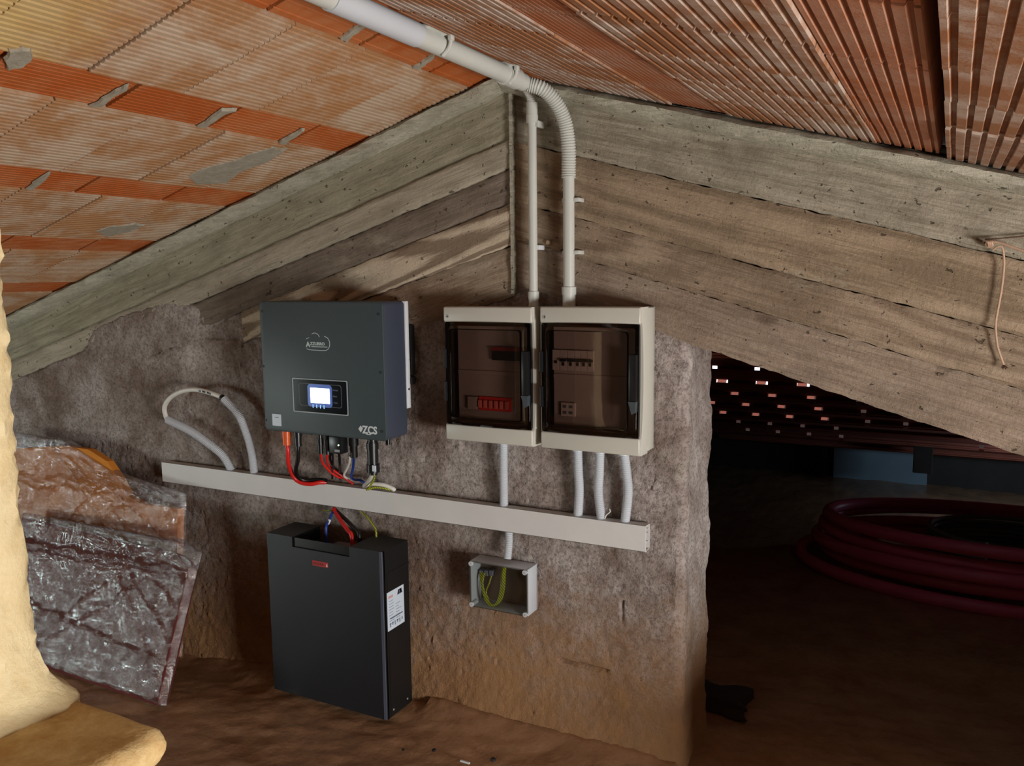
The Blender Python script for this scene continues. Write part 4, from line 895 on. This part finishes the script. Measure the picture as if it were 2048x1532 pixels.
mb = MB(); ring(mb, rrect(jx0, jx1, jz0, jz1, .003, 3), .003, JY+.0025, JY+.008); mb.build('lid_rim', clear('frosted_rim', (.7, .7, .68, 1), .2, .25), lid)
for sx_ in (jx0+.007, jx1-.007):
    for sz_ in (jz0+.007, jz1-.007):
        s_ = MB().cyl((sx_, JY-.0025, sz_), (sx_, JY+.030, sz_), .0075, 16).build('lid_screw', M_pvcw, jb, True)
        MB().cyl((sx_, JY-.0032, sz_), (sx_, JY-.002, sz_), .0030, 10).build('screw_head', M_steel, s_, True)
J = lambda a, b, y: at(920+a/8.06, 1060+b/8.06, y)
for k, (o1, o2) in enumerate(((0, 0), (18, 10), (-16, 6), (34, -8))):
    MB().tube([J(720+o1*.6, 560, -.045), J(690+o1, 700, -.045+k*.003), J(680+o1, 900, -.05), J(640+o1, 1100, -.052), J(560+o1*.5, 1215-abs(o2), -.052), J(450, 1170-o2*2, -.050), J(370+o2, 960, -.046), J(345+o1*.8, 780, -.040), J(350+o1*1.4, 690, -.030)], .0031, 8, .006).build('earth_wire', M_earth, jb, True)
MB().tube([J(470, 1150, -.045), J(420, 1000, -.040), J(470, 860, -.036), J(505, 740, -.028)], .0026, 8, .006).build('earth_wire', M_earth, jb, True)
mb = MB()
for k in range(3):
    p = J(365+k*80, 680, -.020); mb.box(p.x-.007, p.x+.007, -.032, -.007, p.z-.009, p.z+.009, .002)
mb.build('terminal_block', plain('terminal_grey', lin(128, 128, 140), .4), jb)

# ---- wrapped panels leaning at the left
def wrapped(name, label, lab_m, outline, film_outline, org, ax, up, nrm, th, seed, wr=.008):
    t = thing(name, label, 'wrapped panel', org)
    F = lambda a, b, d: org+ax*a+up*b+nrm*d
    MB().prism(outline, F, 0, -th).build('panel', lab_m, t)
    # film: wrinkled front and back sheets sharing an outline
    xs_ = [p[0] for p in film_outline]; zs_ = [p[1] for p in film_outline]
    n = 110; vs = []; idx = {}
    poly = film_outline
    def rowspan(b):
        hits = []
        for i in range(len(poly)):
            (x1_, b1), (x2_, b2) = poly[i], poly[(i+1) % len(poly)]
            if (b1 <= b < b2) or (b2 <= b < b1): hits.append(x1_+(b-b1)/(b2-b1)*(x2_-x1_))
        return (min(hits), max(hits)) if hits else None
    bs = np.linspace(min(zs_)+1e-4, max(zs_)-1e-4, n)
    XA = np.zeros((n, n)); BA = np.zeros((n, n))
    for i, b_ in enumerate(bs):
        lo, hi = rowspan(b_); XA[i] = np.linspace(lo, hi, n); BA[i] = b_
    fold = np.abs(fbm(XA*1.0+BA*.8, BA*.5-XA*1.4, 7, 4, seed))*3*wr + np.abs(fbm(XA*2.2, BA*.7, 16, 3, seed+3))*1.2*wr
    top_b = max(zs_); wav = fbm(XA, BA, 11, 3, seed+7)*.05
    for c0, k, am, wd in ((.80, -.03, .014, .007), (.77, -.06, .010, .006), (.55, .9, .010, .006), (.35, 1.2, .010, .007), (.95, -1.1, .009, .006), (.25, .15, .008, .006), (.10, 1.6, .010, .006), (1.25, -1.4, .009, .007)):
        fold = fold + am*np.exp(-((BA-(c0*top_b+k*XA*.6)+wav)/wd)**2)
    uu = np.linspace(0, 1, n)[None]; vv = np.linspace(0, 1, n)[:, None]
    e = np.clip(np.minimum(np.minimum(uu, 1-uu), np.minimum(vv, 1-vv))/.035, 0, 1)**.5
    def sheet(D, nm):
        G = np.array([[tuple(F(XA[i, j], BA[i, j], D[i, j])) for j in range(n)] for i in range(n)])
        return gridmesh(nm, G[..., 0], G[..., 1], G[..., 2], M_film, t)
    sheet((.004+fold)*e-th*.5*(1-e), 'film_front'); sheet((-th-.003-fold*.3)*e-th*.5*(1-e), 'film_back')
    return t
o = Vector((-.27, -.445, .004)); topc = Vector((-.27, -.262, Z0-.951)); up = (topc-o).normalized(); ax = Vector((-1, .03, 0)); ax = (ax-up*ax.dot(up)).normalized(); nrm = ax.cross(up); nrm = nrm if nrm.y < 0 else -nrm
Hh = (topc-o).length
wrapped('wrapped_panel', 'maroon wooden panel in clear bubble wrap leaning in front', M_wood1, [(.012, .0), (1.02, .0), (1.02, Hh+.01), (.09, Hh-.012), (.012, Hh-.05)],
        [(-.005, -.004), (1.04, -.004), (1.04, Hh+.03), (.5, Hh+.02), (.14, Hh+.012), (.125, Hh+.045), (-.012, Hh+.008), (-.004, Hh*.6)], o, ax, up, nrm, .045, 5)
yb = -.150
def BP(u, v):
    p = at(u, v, yb); return (-(p.x-(-.490)), p.z-.02)
ol = [(0.0, .0), (1.0, .0)]+[BP(58, 905), BP(110, 893), BP(160, 900), BP(200, 924), BP(226, 958), BP(246, 992), BP(275, 1008), BP(342, 1018)]
ol = [(0.0, .0), (1.0, .0), (1.0, BP(58, 905)[1])]+[BP(110, 893), BP(160, 900), BP(200, 924), BP(226, 958), BP(246, 992), BP(275, 1008), (0.0, BP(342, 1018)[1])]
fo = [(-.025, .0), (1.02, .0), (1.02, BP(58, 872)[1]), BP(110, 880), BP(232, 952), BP(300, 975), (-.028, BP(357, 990)[1])]
ob = Vector((-.490, yb-.04, .02)); upb = Vector((0, .10, 1)).normalized()
wrapped('wrapped_panel', 'orange wooden panel with a curved top in bubble wrap behind the maroon one', M_wood2, ol, fo, ob, Vector((-1, 0, 0)), upb, Vector((0, -1, .10)).normalized(), .03, 9, .006)

# ---- cord and nail on the right-hand beam
yw = -.012
K = lambda a, b, y=yw: at(1880+a/4.786, 440+b/4.786, y)
cd_ = thing('hanging_cord', 'frayed tan cord hanging from a rusty nail on the right beam', 'cord', K(600, 1380))
MB().tube([K(505, 285), K(540, 260, -.02), K(585, 252, -.022), K(605, 300, -.022), K(612, 440, -.02), K(590, 650, -.02), K(555, 850, -.02), K(532, 1000, -.02), K(545, 1180, -.02), K(575, 1290, -.02), K(610, 1385, -.02)], .0026, 8, .006).build('hanging_end', M_cord, cd_, True)
MB().tube([K(455, 205, -.018), K(560, 215, -.022), K(700, 260, -.03), K(900, 335, -.04)], .0030, 8, .006).build('stretched_end', M_cord, cd_, True)
mb = MB()
for k in range(5): mb.tube([K(605, 1385, -.02), K(590+k*14, 1415+(k % 2)*14, -.022-k*.001)], .0014, 6)
mb.build('frayed_tip', M_rust, cd_)
mb = MB()
for k in range(3): mb.tube([K(440+k*18, 240, -.014), K(450+k*18, 205, -.024), K(468+k*18, 240, -.020), K(456+k*16, 262, -.012)], .0022, 6, .003)
mb.build('knot', M_cord, cd_)
nl = MB(); nl.tube([K(420, 210, .03), K(415, 208, -.03)], .0022, 8); tag(nl.build('nail', M_rust, None, True), 'rusty nail driven into the right beam above the hanging cord', 'nail')
nl = MB(); nl.tube([K(350, 180, -.004), K(430, 220, -.012), K(470, 250, -.014)], .002, 6, .004)
nl.tube([K(430, 185, -.012), K(620, 172, -.010), K(900, 145, -.010)], .0016, 6, .01)
tag(nl.build('rusty_wire', M_rust, None, True), 'thin rusty tie wire running right from the nail on the right beam', 'wire')

# ---- debris on the floor
for u, v, s_, m, lab in ((868, 1500, .007, M_blackm, 'dark crumb on the floor nearest the battery'), (986, 1519, .009, M_blackm, 'round dark crumb on the floor right of the white sliver'), (806, 1499, .005, M_blackm, 'smallest dark crumb on the floor under the battery corner')):
    p = atz(u, v, .004); bm = bmesh.new(); bmesh.ops.create_icosphere(bm, subdivisions=2, radius=s_)
    for q_ in bm.verts: q_.co = Vector((q_.co.x*random.uniform(.7, 1.2), q_.co.y*random.uniform(.7, 1.2), q_.co.z*.7))+p
    tag(MB().frombm(bm).build('floor_crumb', m), lab, 'debris')
p = atz(930, 1523, .006); tag(MB().box(p.x-.016, p.x+.016, p.y-.003, p.y+.003, p.z-.004, p.z+.001, .001).build('plastic_sliver', M_white), 'white plastic sliver lying on the floor right of the battery', 'debris')

# ================================================================== ROOM BEYOND THE OPENING
def hipz(y): return Z0-1.25-.35*(y-4.0)
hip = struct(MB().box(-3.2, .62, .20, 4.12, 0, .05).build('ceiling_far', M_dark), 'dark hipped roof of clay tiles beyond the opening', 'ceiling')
hip.data.vertices.foreach_set('co', [c for v in hip.data.vertices for c in (v.co.x, v.co.y, hipz(v.co.y)+v.co.z+.03)])
TW, TLn = .1985, .2895
gx0, gy0 = 1.018, 2.020
def tile_mesh(ow, lip, off=.0):
    # shallow pan whose lower end rides over the next row; the rim between them has a gap of width ow
    mb = MB(); th = .008; up_ = .034; ov = .05
    def hexa(x0_, x1_, y0_, y1_, za, zb, h0, h1):
        mb.add([(x0_, y0_, za), (x1_, y0_, za), (x1_, y1_, zb), (x0_, y1_, zb), (x0_, y0_, za+h0), (x1_, y0_, za+h0), (x1_, y1_, zb+h1), (x0_, y1_, zb+h1)], [(0, 3, 2, 1), (4, 5, 6, 7), (0, 1, 5, 4), (1, 2, 6, 5), (2, 3, 7, 6), (3, 0, 4, 7)])
    hexa(0, TW, -ov, TLn, .35*ov, -.35*TLn+up_, th, th)
    ze = -.35*TLn; y1 = TLn
    if ow > 0:
        if off > 0: hexa(0, off, y1-.01, y1, ze, ze, up_+.004, up_+.004)
        hexa(off+ow, TW, y1-.01, y1, ze, ze, up_+.004, up_+.004)
        if lip: hexa(off-.004, off+ow*.70, y1+.012, y1+.050, ze-.006, ze+.036, .004, .004)
    else: hexa(0, TW, y1-.01, y1, ze, ze, up_+.004, up_+.004)
    me = bpy.data.meshes.new('roof_tile'); me.from_pydata(mb.v, [], mb.f); me.materials.append(M_tile); return me
tm = [tile_mesh(.060, True), tile_mesh(.026, False, .05), tile_mesh(.0, False), tile_mesh(.045, True, .008)]
for i in range(-2, 16):
    for j in range(-6, 8):
        x = gx0+i*TW-.03; y = gy0+(j-1)*TLn
        if y < .25: continue
        k = 2
        if i <= 2: k = 0 if j <= 0 else (3 if j <= 3 else 1)
        elif (i, j) in ((3, 0), (3, 2), (3, 3), (4, 2), (4, 3), (6, 5), (4, 0), (3, 1)): k = 1
        if i < -1 or j > 5 or j < -1: k = 2
        if i in (0, 1) and j == -1: k = 1
        if i == 5 and j == -3: continue           # unseen hole added so daylight reaches the far floor and pipe coil
        o = bpy.data.objects.new('roof_tile', tm[k]); C.objects.link(o); o.location = (x, y, hipz(y)-.012); o.parent = hip
# daylight dots beside some notches are left by the smaller openings
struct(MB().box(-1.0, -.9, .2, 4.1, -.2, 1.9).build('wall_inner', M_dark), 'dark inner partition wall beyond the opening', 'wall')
pst = at(1848, 880, 3.55)
tag(MB().box(pst.x-.055, pst.x+.055, 3.50, 3.60, at(1860, 945, 3.55).z, hipz(3.5)+.0, .004).build('timber_strut', M_timber), 'short dark timber strut hanging below the far roof', 'beam')
# coil of thick magenta pipe
hx, hy = 2.30, 2.14
hc = thing('pipe_coil', 'loose coil of thick magenta corrugated pipe on the dark floor', 'pipe coil', (hx, hy, 0))
random.seed(11)
for k, (rx_, ry_, z, ox, oy, ph) in enumerate(((.86, .46, .030, -.03, 0, 0), (.80, .43, .085, .02, .02, 1.2), (.84, .45, .140, .03, -.01, 2.1), (.78, .42, .190, .0, .02, .4), (.82, .44, .240, .06, .0, 3.0))):
    pts = []
    for a_ in range(0, 361, 12):
        an = math.radians(a_); pts.append(Vector((hx+ox+rx_*math.cos(an), hy+oy+ry_*math.sin(an), z+.016*math.sin(an+ph))))
    MB().tube(pts, .030, 14, .04).build('pipe_loop', M_hose, hc, True)
gcx, gcy = 2.36, 2.13
gc = thing('conduit_coil', 'tied coil of grey corrugated conduit lying inside the magenta pipe coil', 'conduit coil', (gcx, gcy, 0))
for k in range(10):
    z = .030+k*.022; r = .36+.008*math.sin(k*2.1); pts = [Vector((gcx+r*math.cos(math.radians(a_)), gcy+r*.72*math.sin(math.radians(a_)), z)) for a_ in range(0, 361, 12)]
    MB().tube(pts, .0115, 10, .03).build('conduit_turn', M_coil, gc, True)
an = math.radians(250); MB().box(gcx+.38*math.cos(an)-.006, gcx+.38*math.cos(an)+.006, gcy+.38*.72*math.sin(an)-.004, gcy+.38*.72*math.sin(an)+.004, .02, .245, .001).build('cable_tie', M_white, gc)
# dark foam chunk by the jamb
p = atz(1447, 1400, .03); bm = bmesh.new(); bmesh.ops.create_cube(bm, size=1); bmesh.ops.subdivide_edges(bm, edges=list(bm.edges), cuts=5, use_grid_fill=True)
for q_ in bm.verts:
    c = q_.co.copy(); nn = vnoise(np.array([c.x*4+3]), np.array([c.y*4+c.z*3]), 8)[0]-.5; q_.co = Vector((c.x*.15*(1+nn*.4), c.y*.10*(1+nn*.4), c.z*.055*(1+nn*.6)))+p
tag(MB().frombm(bm).build('foam_chunk', M_timber, None, True), 'dark broken block lying on the floor just inside the opening', 'debris')
bpy.context.view_layer.update()
